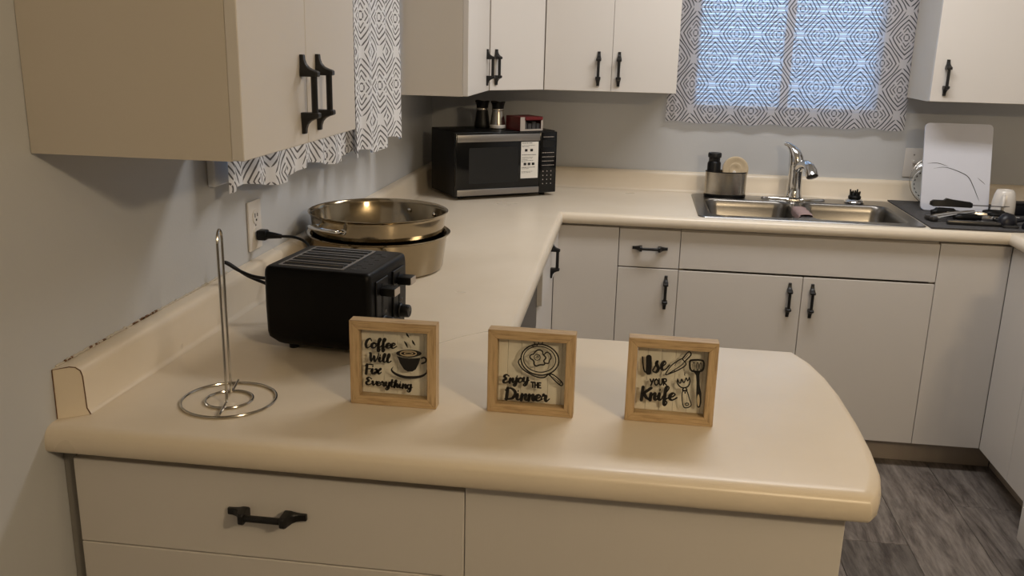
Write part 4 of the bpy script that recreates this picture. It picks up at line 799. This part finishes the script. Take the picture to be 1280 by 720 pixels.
# ---------------------------------------------------------------- two stacked pans
PC = (.214, 1.125)
def pan(label, z0, rim, hgt, rb, rt, hang, nm):
    t = thing('saute_pan', label, 'pan', (PC[0], PC[1], z0), 0, 'stacked stainless pans')
    o = [(0, 0), (rb - .012, 0), (rb - .004, .002), (rb, .008), (rt, hgt - .010), (rt + .001, hgt - .005), (rim, hgt - .001), (rim + .001, hgt + .0008), (rim - .001, hgt + .0020), (rt, hgt - .001), (rt - .0022, hgt - .008), (rb - .0025, .012), (rb - .012, .0045), (0, .004)]
    B().lathe(o, 80).obj('pan_body', M['pan'], t, local=True, angle=50)
    for a in (hang, hang + PI):
        c, s = math.cos(a), math.sin(a); R = rb + (rt - rb) * .70 + .0003
        def pt(da, out, z): return ((R + out) * math.cos(a + da), (R + out) * math.sin(a + da), z)
        zz = hgt - .027
        h = B().tube([pt(-.28, .0005, zz), pt(-.275, .012, zz + .001), pt(-.235, .026, zz + .004), pt(-.12, .036, zz + .007), pt(0, .039, zz + .008), pt(.12, .036, zz + .007), pt(.235, .026, zz + .004), pt(.275, .012, zz + .001), pt(.28, .0005, zz)], .0052, 10, smooth=5).obj('loop_handle', M['chrome'], t, local=True)
        for da in (-.28, .28):
            for sgn, rr in ((1, .0085), (-1, .0065)):
                base = Vector(pt(da, -.0002 if sgn > 0 else -.0042, zz)); nrm = Vector((math.cos(a + da), math.sin(a + da), 0)) * sgn
                q = nrm.to_track_quat('Z', 'Y').to_matrix().to_4x4()
                B().lathe([(rr, 0), (rr * .85, .0025), (rr * .4, .004), (0, .0042)], 14).xf(Matrix.Translation(base) @ q).obj('rivet', M['chrome'], h, local=True)
    return t
pan('lower stainless pan standing on the worktop, under the other pan', Z + .0006, .1895, .097, .170, .1805, math.radians(-84), 'a')
pan('upper stainless pan nested in the other pan, its open rim showing rivets inside', Z + .064, .1835, .090, .169, .1775, math.radians(240), 'b')

# ---------------------------------------------------------------- microwave
MW = thing('microwave', 'black microwave with two steel door strips, set across the worktop corner', 'microwave', (.2025, 2.212, Z), math.radians(33.8))
mw, md, mh = .436, .252, .258
B().box(0, mw, .012, md, .012, mh, .004, 2).obj('case', M['blackp'], MW, local=True)
dw_ = .360
dr = B().box(.0005, dw_, -.006, .0115, .014, mh - .003, .003, 2).obj('door', M['blackgloss'], MW, local=True)
B().box(.004, dw_ - .003, -.012, -.0062, mh - .036, mh - .008, .0025, 2).obj('steel_strip', M['trim'], dr, local=True)
B().box(.004, dw_ - .003, -.012, -.0062, .017, .041, .0025, 2).obj('steel_strip', M['trim'], dr, local=True)
B().prism(rbox2(.055, .265, .062, .200, .006), -.0066, -.0060, 'y').obj('window', mat('dark door mesh', (24, 25, 26), .3, bump=.3, bscale=900), dr, local=True, smooth=False)
st = B().box(.276, .352, -.0068, -.0061, .075, mh - .040).obj('sticker', M['sticker'], dr, local=True, smooth=False)
rnd = random.Random(5); b = B()
def dash(b, x0, x1, z, h=.0014, y=-.0071):
    x = x0
    while x < x1:
        w = rnd.uniform(.003, .009); b.box(x, min(x + w, x1), y, y + .0002, z, z + h); x += w + rnd.uniform(.0012, .0022)
z = mh - .047
for n_, (zz, L) in enumerate([(.212, .045), (.203, .058), (.1985, .030), (.166, .062), (.157, .05), (.1525, .045), (.148, .025), (.144, .05), (.1395, .02), (.117, .058), (.1125, .03), (.101, .05), (.0965, .04)]):
    dash(b, .280, .280 + L, zz, .0022 if n_ in (0, 3, 9) else .0013)
b.obj('printed_lines', M['ink'], st, local=True, smooth=False)
b = B()
for x, zz in ((.292, .180), (.316, .180), (.288, .126), (.306, .126), (.324, .126)): b.box(x, x + .012, -.0071, -.0069, zz, zz + .010)
b.obj('printed_icons', M['ink'], st, local=True, smooth=False)
cp = B().box(dw_ + .0008, mw - .0005, -.006, .0115, .014, mh - .003, .003, 2).obj('control_panel', M['blackgloss'], MW, local=True)
B().box(dw_ + .012, mw - .012, -.0064, -.0061, .195, .222).obj('display', M['slot'], cp, local=True, smooth=False)
b = B()
dash(b, dw_ + .014, mw - .016, .234, .0022, -.0066)
for r_ in range(4): dash(b, dw_ + .010, mw - .012, .172 - .0165 * r_, .0020, -.0066)
for r_ in range(4):
    for c_ in range(3): b.box(dw_ + .014 + .018 * c_, dw_ + .0175 + .018 * c_, -.0066, -.0063, .098 - .0165 * r_, .1015 - .0165 * r_)
b.obj('button_marks', M['cardgrey'], cp, local=True, smooth=False)
for fx in (.04, mw - .04):
    for fy in (.04, md - .04): B().lathe([(.012, .0004), (.013, .0125)], 14, (fx, fy, 0)).obj('foot', M['blackp'], MW, local=True)
MT = Z + mh + .0003
def shaker(label, x, y, steel):
    t = thing('shaker', label, 'shaker', (x, y, MT), 0, 'salt and pepper shakers')
    o = [(0, 0), (.0205, 0), (.0225, .004), (.0225, .012), (.0215, .020), (.0185, .045), (.0165, .060), (.0165, .066), (0, .066)]
    K = Matrix.Diagonal((1.38, 1.38, 1.17, 1))
    B().lathe(o, 32).xf(K).obj('shaker_body', M['steel'] if steel else M['black'], t, local=True)
    B().lathe([(.0168, .0605), (.0172, .062), (.0172, .067), (.0166, .068), (.0, .068)], 32).xf(K).obj('steel_band', M['steel'], t, local=True)
    loops = []; n = 32
    for r, z, dip in ((.0170, .0682, 0), (.0172, .074, 0), (.0190, .084, .0), (.0212, .093, .5), (.0200, .0925, .5), (.010, .088, .1)):
        loops.append([(r * math.cos(2 * PI * i / n), r * math.sin(2 * PI * i / n), z - dip * .012 * (math.sin(2 * PI * i / n + .6) ** 2)) for i in range(n)])
    B().loft(loops).xf(K).obj('cap', M['blackp'], t, local=True)
    if steel: B().lathe([(.0226, .0035), (.0232, .006), (.0232, .0125), (.0222, .0145)], 32).xf(K).obj('base_band', M['ceramic'], t, local=True)
shaker('all black pepper shaker with a flared cap on the microwave', .262, 2.462, False)
shaker('steel sided shaker with a flared black cap on the microwave', .328, 2.444, True)
t = thing('tea_carton', 'small red carton with a torn window front on the microwave', 'carton', (.440, 2.440, MT), math.radians(40))
b = B(); b.box(-.048, .048, -.040, .055, .0, .0012); b.box(-.048, .048, -.040, .055, .046, .0472); b.box(-.048, -.0468, -.040, .055, .0012, .046); b.box(.0468, .048, -.040, .055, .0012, .046); b.box(-.0468, .0468, .0538, .055, .0012, .046)
CK = Matrix.Diagonal((1.1, 1.1, 1.14, 1)); b.xf(CK).obj('carton_shell', M['red'], t, local=True, smooth=False)
b = B(); b.box(-.048, -.028, -.0414, -.0402, 0, .047); b.box(.040, .048, -.0414, -.0402, 0, .047); b.box(-.028, .040, -.0414, -.0402, 0, .006); b.xf(CK).obj('pale_front', M['cardgrey'], t, local=True, smooth=False)
B().box(-.030, .046, -.046, -.0402, .036, .0475, .002, 1).xf(CK).obj('torn_flap', M['red'], t, local=True, smooth=False)
b = B(); rnd = random.Random(2)
for i in range(5): b.box(-.044 + .018 * i, -.030 + .018 * i, -.03, .04, .0014, .024 + .006 * (i % 2))
b.xf(CK).obj('sachets', M['mat'], t, local=True, smooth=False)

# ---------------------------------------------------------------- sink, tap and what stands round it
t = thing('kitchen_sink', 'double bowl stainless drop-in sink let into the back worktop', 'sink', (1.511, 2.37, Z), 0)
outer = rbox2(1.122, 1.902, 2.107, 2.638, .030); bl = rbox2(1.160, 1.494, 2.146, 2.520, .050); br = rbox2(1.528, 1.864, 2.146, 2.520, .050)
b = B(); zt = Z + .0045
L = [[Vector((x, y, 0)) for x, y in outer], [Vector((x, y, 0)) for x, y in bl[::-1]], [Vector((x, y, 0)) for x, y in br[::-1]]]
tri = tessellate_polygon(L); b.v += [(p.x, p.y, zt) for l in L for p in l]; b.f += [tuple(i) for i in tri]
def grow(l, d, cx=1.512, cy=2.3725): return [(x + (d if x > cx else -d), y + (d if y > cy else -d)) for x, y in l]
b.loft([[(x, y, z) for x, y in grow(outer, d)] for d, z in ((0, zt), (.003, zt - .001), (.005, Z + .0008))], cap=False)
b.obj('sink_rim', M['sink'], t, smooth=False)
for l, cx in ((bl, 1.327), (br, 1.696)):
    b = B(); loops = []
    for d, z in ((0, zt), (.003, zt - .0015), (.006, zt - .006), (.010, zt - .03), (.022, zt - .140), (.034, zt - .156), (.060, zt - .163)):
        loops.append([(x + (-d if x > cx else d), y + (-d if y > 2.333 else d), z) for x, y in l])
    b.loft(loops, cap=False); k = len(loops[-1]); b.f.append(tuple(len(b.v) - k + i for i in range(k)))
    bs = b.obj('basin', M['sink'], t, angle=60)
    B().lathe([(.045, .0), (.043, .002), (.030, .0005), (.0, .0)], 24, (cx, 2.333, zt - .1628)).obj('drain', M['chrome'], bs)
DZ = zt + .0003
t = thing('faucet', 'chrome single lever faucet with a pull-out spout behind the sink', 'faucet', (1.521, 2.585, DZ), 0)
b = B(); b.loft([[((.126 - d) * math.cos(a) * 1., (.030 - d * .8) * math.sin(a), z) for a in [2 * PI * i / 40 for i in range(40)]] for d, z in ((0, 0), (0, .004), (.004, .008), (.03, .011))])
b.obj('base_plate', M['chrome'], t, local=True)
B().lathe([(.034, .0105), (.0335, .018), (.031, .022), (.0285, .05), (.0275, .09), (.0285, .12), (.0305, .140), (.030, .146), (.0, .146)], 32).obj('faucet_body', M['chrome'], t, local=True)
b = B().tube([(-.000, .0, .144), (-.003, .0, .168), (-.010, .004, .188), (-.022, .010, .206), (-.036, .016, .218), (-.050, .020, .221)], [.0300, .0285, .0235, .0150, .0090, .0070], 18, smooth=0)
b.obj('lever', M['chrome'], t, local=True, angle=60)
sp = B().tube([(.004, -.005, .118), (.010, -.045, .144), (.020, -.085, .153), (.029, -.115, .148), (.035, -.135, .133)], .0175, 16, smooth=5).obj('spout', M['chrome'], t, local=True, angle=60)
B().tube([(.030, -.118, .147), (.0355, -.136, .131), (.039, -.148, .114)], [.0205, .0235, .0225], 18).obj('spray_head', M['chrome'], sp, local=True, angle=60)
t = thing('sink_strainer', 'chrome sink strainer with a black stopper top on the sink ledge', 'strainer', (1.757, 2.573, DZ), 0)
B().lathe([(0, 0), (.036, 0), (.039, .003), (.037, .008), (.026, .016), (.0, .017)], 30).obj('strainer_basket', M['chrome'], t, local=True)
b = B().lathe([(.024, .0165), (.025, .024), (.019, .032), (.008, .036), (0, .036)], 22)
b.obj('stopper', M['blackp'], t, local=True)
b = B()
for i in range(7):
    a = 2 * PI * i / 7; b.tube([(.016 * math.cos(a), .016 * math.sin(a), .030), (.019 * math.cos(a), .019 * math.sin(a), .046 + .006 * (i % 2))], [.0045, .003], 7)
b.obj('stopper_prongs', M['blackp'], t, local=True)
# caddy
t = thing('sink_caddy', 'oval stainless caddy with a black foot on the sink ledge', 'caddy', (1.2485, 2.583, DZ), 0)
def oval(rx, ry, z, n=40): return [(rx * math.cos(2 * PI * i / n), ry * math.sin(2 * PI * i / n), z) for i in range(n)]
B().loft([oval(.081, .042, .0), oval(.084, .044, .004), oval(.083, .043, .012)]).obj('caddy_foot', M['blackp'], t, local=True)
b = B().loft([oval(.0825, .043, .0122), oval(.0825, .043, .100), oval(.0795, .040, .100), oval(.0795, .040, .016)]); b.obj('caddy_cup', M['steel'], t, local=True)
b = B().loft([oval(.0835, .044, .1003), oval(.0835, .044, .1035), oval(.0785, .039, .1035), oval(.0785, .039, .1003)], close=True, cap=False); b.obj('caddy_rim', M['blackp'], t, local=True)
t = thing('soap_bottle', 'dark bottle with a ridged black cap in the caddy, next to the beige scrubber', 'bottle', (1.198, 2.583, DZ + .0165), 0)
B().lathe([(0, 0), (.026, 0), (.027, .004), (.027, .118), (.0225, .126), (.0, .126)], 26).obj('bottle_body', M['blackp'], t, local=True)
B().lathe([(.0215, .1262), (.0225, .128), (.0225, .140), (.0265, .142), (.0275, .154), (.025, .160), (0, .161)], 26).obj('cap', M['black'], t, local=True)
t = thing('dish_scrubber', 'round beige dish scrubber standing on edge in the steel caddy', 'scrubber', (1.283, 2.579, DZ + .113), 0)
b = B().lathe([(0, -.008), (.046, -.008), (.0515, -.004), (.0515, .004), (.048, .007), (.040, .0072), (.037, .0055), (.026, .0055), (.024, .0072), (.012, .0072), (.010, .0058), (0, .006)], 44)
b.xf(Matrix.Rotation(PI / 2 - .08, 4, 'X')); b.obj('scrubber_disc', M['beige'], t, local=True)
b = B().lathe([(.0075, 0), (.007, .003), (0, .004)], 16).xf(Matrix.Translation((-.004, -.0062, -.012)) @ Matrix.Rotation(PI / 2, 4, 'X')); b.obj('center_knob', M['ceramic'], t, local=True)
# cloth over the divider
prof = [(-.022, -.060), (-.019, -.030), (-.0195, -.006), (-.017, .0022), (-.006, .0042), (.006, .0042), (.017, .0022), (.0195, -.006), (.019, -.034), (.024, -.075)]
b = B(); n = 14
for i in range(n + 1):
    s = i / n; yy = 2.205 + .175 * s
    for j, (x, zz) in enumerate(prof):
        f = .003 * math.sin(s * 9 + j) * (1 if abs(x) > .016 else 0); e = abs(j - 4.5) / 4.5
        out = abs(f) if abs(x) > .016 else 0
        b.v.append((1.511 + x + math.copysign(.0025 + out, x), yy + .010 * e * math.sin(3 * j), zt + .0006 + zz + (.006 * math.sin(s * 5) * e if zz < -.02 else 0)))
m_ = len(prof)
for i in range(n):
    for j in range(m_ - 1): a = i * m_ + j; b.f.append((a, a + 1, a + m_ + 1, a + m_))
o = b.obj('dish_cloth', M['cloth'], None, angle=180)
md_ = o.modifiers.new('thick', 'SOLIDIFY'); md_.thickness = .0022; md_.offset = 1
tag(o, 'mauve dish cloth draped over the divider of the sink', 'cloth')

# ---------------------------------------------------------------- drying mat and what lies on it
o = B().prism([(1.912, 2.684), (1.914, 2.094), (2.150, 2.094), (2.52, 2.094), (2.52, 2.684)], Z + .0006, Z + .0056).obj('drying_mat', M['mat'], None, smooth=False)
tag(o, 'dark grey drying mat on the worktop beside the sink', 'mat')
MZ = Z + .006
t = thing('cutting_board', 'white plastic cutting board scuffed with dark curves, leaning upright on the drying mat', 'cutting board', (2.100, 2.452, MZ), math.radians(1.5))
TILT = Matrix.Translation((0, 0, .0022)) @ Matrix.Rotation(math.radians(-13), 4, 'X')
BWd, BHt = .1245, .333
b = B(); pl = rbox2(-BWd, BWd, 0, BHt, .018); b.prism(pl, 0, .008, 'y'); bm = bmesh.new(); me = bpy.data.meshes.new('t'); me.from_pydata(b.v, [], b.f); bm.from_mesh(me)
B().bm(bm).xf(TILT).obj('board_slab', M['board'], t, local=True, angle=30)
def scuff(pts, w):
    b = B(); ribbon(b, pts, w, w, -.0004, -.00005, False, 1, False, 8); b.xf(TILT); return b.obj('scuff', M['mark'], t, local=True, smooth=False)
scuff([(-.110, .178), (-.07, .180), (-.030, .168)], .0022)
scuff([(-.085, .160), (-.04, .165), (.015, .148), (.045, .130), (.065, .095), (.080, .062), (.090, .040)], .0030)
scuff([(.078, .130), (.095, .116), (.108, .105)], .0018)
t = thing('saucer', 'white dish with dark rim marks standing on edge behind the cutting board', 'dish', (2.040, 2.605, MZ + .077), 0)
b = B().lathe([(0, 0), (.030, .001), (.050, .004), (.0675, .013), (.0685, .0145), (.066, .0155), (.049, .008), (.030, .005), (0, .004)], 48)
R_ = Matrix.Rotation(PI / 2 - .22, 4, 'X'); b.xf(R_); dsh = b.obj('dish_body', M['ceramic'], t, local=True)
b = B()
for i in range(22):
    a = 2 * PI * i / 22; b.add(*(lambda p: (p.v, p.f))(B().box(-.0022, .0022, -.0035, .0035, 0, .0006).xf(Matrix.Translation((.058 * math.cos(a), .058 * math.sin(a), .0125)) @ Matrix.Rotation(a, 4, 'Z') @ Matrix.Rotation(-.49, 4, 'Y'))))
b.xf(R_).obj('rim_marks', M['mark'], dsh, local=True, smooth=False)
t = thing('glass_lid', 'round clear glass lid on edge, peeking out beside the cutting board', 'lid', (2.052, 2.560, MZ + .0985), 0)
b = B(); b.lathe([(0, .022), (.05, .018), (.085, .008), (.0975, .0), (.0985, -.001), (.0975, -.002), (.085, .005), (.05, .015), (0, .019)], 56); R2 = Matrix.Rotation(PI / 2 - .22, 4, 'X')
b.xf(R2).obj('lid_glass', M['lidglass'], t, local=True)
B().tube([(.0978 * math.cos(2 * PI * i / 60), .0978 * math.sin(2 * PI * i / 60), -.001) for i in range(60)], .0013, 8, True).xf(R2).obj('lid_rim', M['steel'], t, local=True)
t = thing('dish_rack', 'dark wire dish rack holding the cutting board, showing beside the mug', 'rack', (2.15, 2.60, MZ), 0)
b = B()
for xx in (-.06, -.01, .04):
    b.tube([(xx, -.02, .002), (xx, -.035, .10), (xx, -.028, .118), (xx, -.015, .10), (xx, .03, .002)], .002, 6, smooth=4)
b.obj('rack_arches', M['black'], t, local=True)
b = B(); b.tube([(-.065, -.02, .0025), (.09, -.02, .0025), (.09, .03, .0025), (-.065, .03, .0025)], .002, 6, True); b.obj('rack_frame', M['black'], t, local=True)
B().box(.060, .104, -.034, -.028, .012, .100, .002).obj('rack_tag', M['gap'], t, local=True)
# mug upside down
t = thing('mug', 'white mug standing upside down on the drying mat', 'mug', (2.256, 2.405, MZ), 0)
B().lathe([(.0395, 0), (.041, .002), (.0415, .02), (.040, .055), (.0355, .082), (.031, .094), (.027, .098), (.022, .098), (.021, .0955), (0, .0955)], 40).obj('mug_body', M['ceramic'], t, local=True)
a = math.radians(-112); c, s = math.cos(a), math.sin(a)
b = B().tube([(c * .0385, s * .0385, .020), (c * .055, s * .055, .018), (c * .066, s * .066, .032), (c * .067, s * .067, .055), (c * .058, s * .058, .074), (c * .036, s * .036, .079)], .0058, 10, smooth=5); b.obj('mug_handle', M['ceramic'], t, local=True)
t = thing('drinking_cup', 'white cup mostly beyond the picture edge at the end of the drying mat', 'cup', (2.365, 2.325, MZ), 0)
B().lathe([(0, 0), (.040, 0), (.044, .004), (.047, .06), (.047, .095), (.0445, .095), (.044, .06), (.040, .006), (0, .005)], 36).obj('cup_body', M['ceramic'], t, local=True)
# utensils: each its own thing
def at(name, label, cat, x, y, z, rz): return thing(name, label, cat, (x, y, MZ + z), rz, 'utensils on the drying mat')
t = at('kitchen_tongs', 'steel tongs lying in front of the cutting board with their tip toward the sink', 'tongs', 1.985, 2.235, 0, math.radians(20))
for sg in (-1, 1):
    b = B().tube([(-.030, sg * .012, .012), (.0, sg * .014, .018), (.07, sg * .010, .026), (.135, 0, .030)], [.0075, .006, .006, .006], 8, smooth=4); b.obj('tong_arm', M['chrome'], t, local=True)
    B().box(-.050, -.026, sg * .013 - .013, sg * .013 + .013, .001, .019, .006).obj('tong_tip', M['gunmetal'], t, local=True)
t = at('slotted_turner', 'long dark grey turner lying at the front of the drying mat', 'turner', 2.09, 2.165, 0, math.radians(-1))
B().box(-.105, .075, -.010, .010, .001, .016, .005).obj('handle', M['gunmetal'], t, local=True)
b = B()
for i in range(4): b.box(.0752, .128, -.028 + .0155 * i, -.0185 + .0155 * i, .003, .007, .001, 1)
b.box(.0752, .084, -.028, .028, .003, .007, .001, 1); b.box(.120, .128, -.028, .028, .003, .007, .001, 1); b.obj('blade', M['gunmetal'], t, local=True, smooth=False)
t = at('vegetable_peeler', 'black handled peeler lying against the foot of the cutting board', 'peeler', 2.040, 2.315, 0, math.radians(6))
b = B().tube([(-.066, 0, .016), (-.050, 0, .019), (.0, 0, .019), (.040, 0, .015)], [.011, .017, .016, .010], 12, smooth=4); b.obj('handle', M['blackp'], t, local=True)
b = B().tube([(.040, -.006, .015), (.09, -.010, .016), (.115, 0, .016), (.09, .010, .016), (.040, .006, .015)], .0026, 6, smooth=5); b.obj('blade', M['chrome'], t, local=True)
t = at('kitchen_knife', 'black handled knife lying over the other utensils, topmost of the heap', 'knife', 2.060, 2.338, .036, math.radians(-1))
b = B(); b.loft([[(x, -w, z0), (x, -w * .6, z1), (x, w * .6, z1), (x, w, z0)] for x, w, z0, z1 in ((-.086, .007, .004, .016), (-.076, .012, .000, .023), (-.040, .012, .001, .023), (-.030, .012, .001, .031), (-.010, .012, .001, .027), (.055, .011, .000, .020), (.062, .008, .002, .016))]); b.obj('handle', M['blackp'], t, local=True, angle=60)
B().prism([(.0622, -.012), (.17, -.006), (.195, .008), (.0622, .012)], .008, .0098).obj('blade', M['gunmetal'], t, local=True, smooth=False)
t = at('kitchen_scissors', 'scissors with black finger loops and steel blades, lying next to the mug', 'scissors', 2.130, 2.285, .003, math.radians(4))
for sg in (-1, 1):
    b = B().tube([(.062 + .034 * math.cos(q_), sg * .022 + .019 * math.sin(q_), .024) for q_ in [2 * PI * i / 16 for i in range(16)]], .0065, 8, True); b.obj('finger_loop', M['blackp'], t, local=True)
    b = B().loft([[(x, sg * y + w, z) for w, z in ((.006, .018), (-.006, .018), (-.004, .025), (.004, .025))] for x, y in ((.030, .014), (.0, .002), (-.05, -.005), (-.115, -.001))]); b.obj('blade', M['chrome'], t, local=True)
B().lathe([(.007, 0), (.006, .003), (0, .003)], 12, (0, 0, .0252)).obj('pivot_screw', M['chrome'], t, local=True)
t = at('bottle_opener', 'dark handled opener with a steel head lying across the middle of the utensil heap', 'opener', 2.085, 2.225, .0, math.radians(7))
b = B().tube([(-.060, 0, .016), (-.045, 0, .018), (.01, 0, .018), (.035, 0, .016)], [.010, .0145, .0135, .009], 12, smooth=4); b.obj('handle', M['blackp'], t, local=True)
b = B().tube([(.034, 0, .016), (.05, .014, .018), (.072, .016, .018), (.084, 0, .018), (.072, -.016, .018), (.05, -.014, .018)], .0045, 8, True, smooth=4); b.obj('head', M['chrome'], t, local=True)
t = at('measuring_spoon', 'small steel spoon lying between the opener and the scissors', 'spoon', 2.185, 2.262, 0, math.radians(12))
b = B(); b.loft([[(.024 * math.cos(q_) * r, .019 * math.sin(q_) * r, z) for q_ in [2 * PI * i / 20 for i in range(20)]] for r, z in ((.25, .002), (.8, .008), (1.0, .019), (.92, .0195), (.7, .010), (.2, .005))]); b.obj('bowl', M['chrome'], t, local=True)
b = B().tube([(.023, 0, .018), (.05, 0, .020), (.085, 0, .015)], .004, 8, smooth=4); b.obj('handle', M['chrome'], t, local=True)
def ladle(name, label, x, y, rz, cat, k=1.):
    t = at(name, label, cat, x, y, 0, rz)
    b = B(); b.loft([[(.036 * math.cos(q_) * r, .029 * math.sin(q_) * r, z * k) for q_ in [2 * PI * i / 24 for i in range(24)]] for r, z in ((.2, .044), (.6, .040), (.9, .026), (1.0, .008), (.97, .002), (.8, .004))]); b.obj('bowl', M['navy'], t, local=True, angle=60)
    b = B().tube([(.032, 0, .014), (.06, .0, .018), (.12, .004, .020), (.20, .006, .014)], [.0075, .008, .009, .010], 10, smooth=4); b.obj('handle', M['navy'], t, local=True)
ladle('serving_spoon', 'dark nylon serving spoon lying face down in front of the mug', 2.196, 2.192, math.radians(24), 'spoon')
ladle('serving_spoon', 'dark nylon spoon lying at the picture edge in front of the white cup', 2.262, 2.140, math.radians(12), 'spoon', .8)
t = at('storage_box', 'small dark box on the mat just behind the mug, at the picture edge', 'box', 2.335, 2.455, 0, math.radians(8))
B().box(-.045, .045, -.03, .03, .0, .040, .003).obj('box_body', M['navy'], t, local=True)
B().box(-.047, .047, -.032, .032, .0402, .047, .003).obj('box_lid', M['navy'], t, local=True)

for o in list(bpy.data.objects):
    if '_m' in o: del o['_m']
bpy.context.view_layer.update()
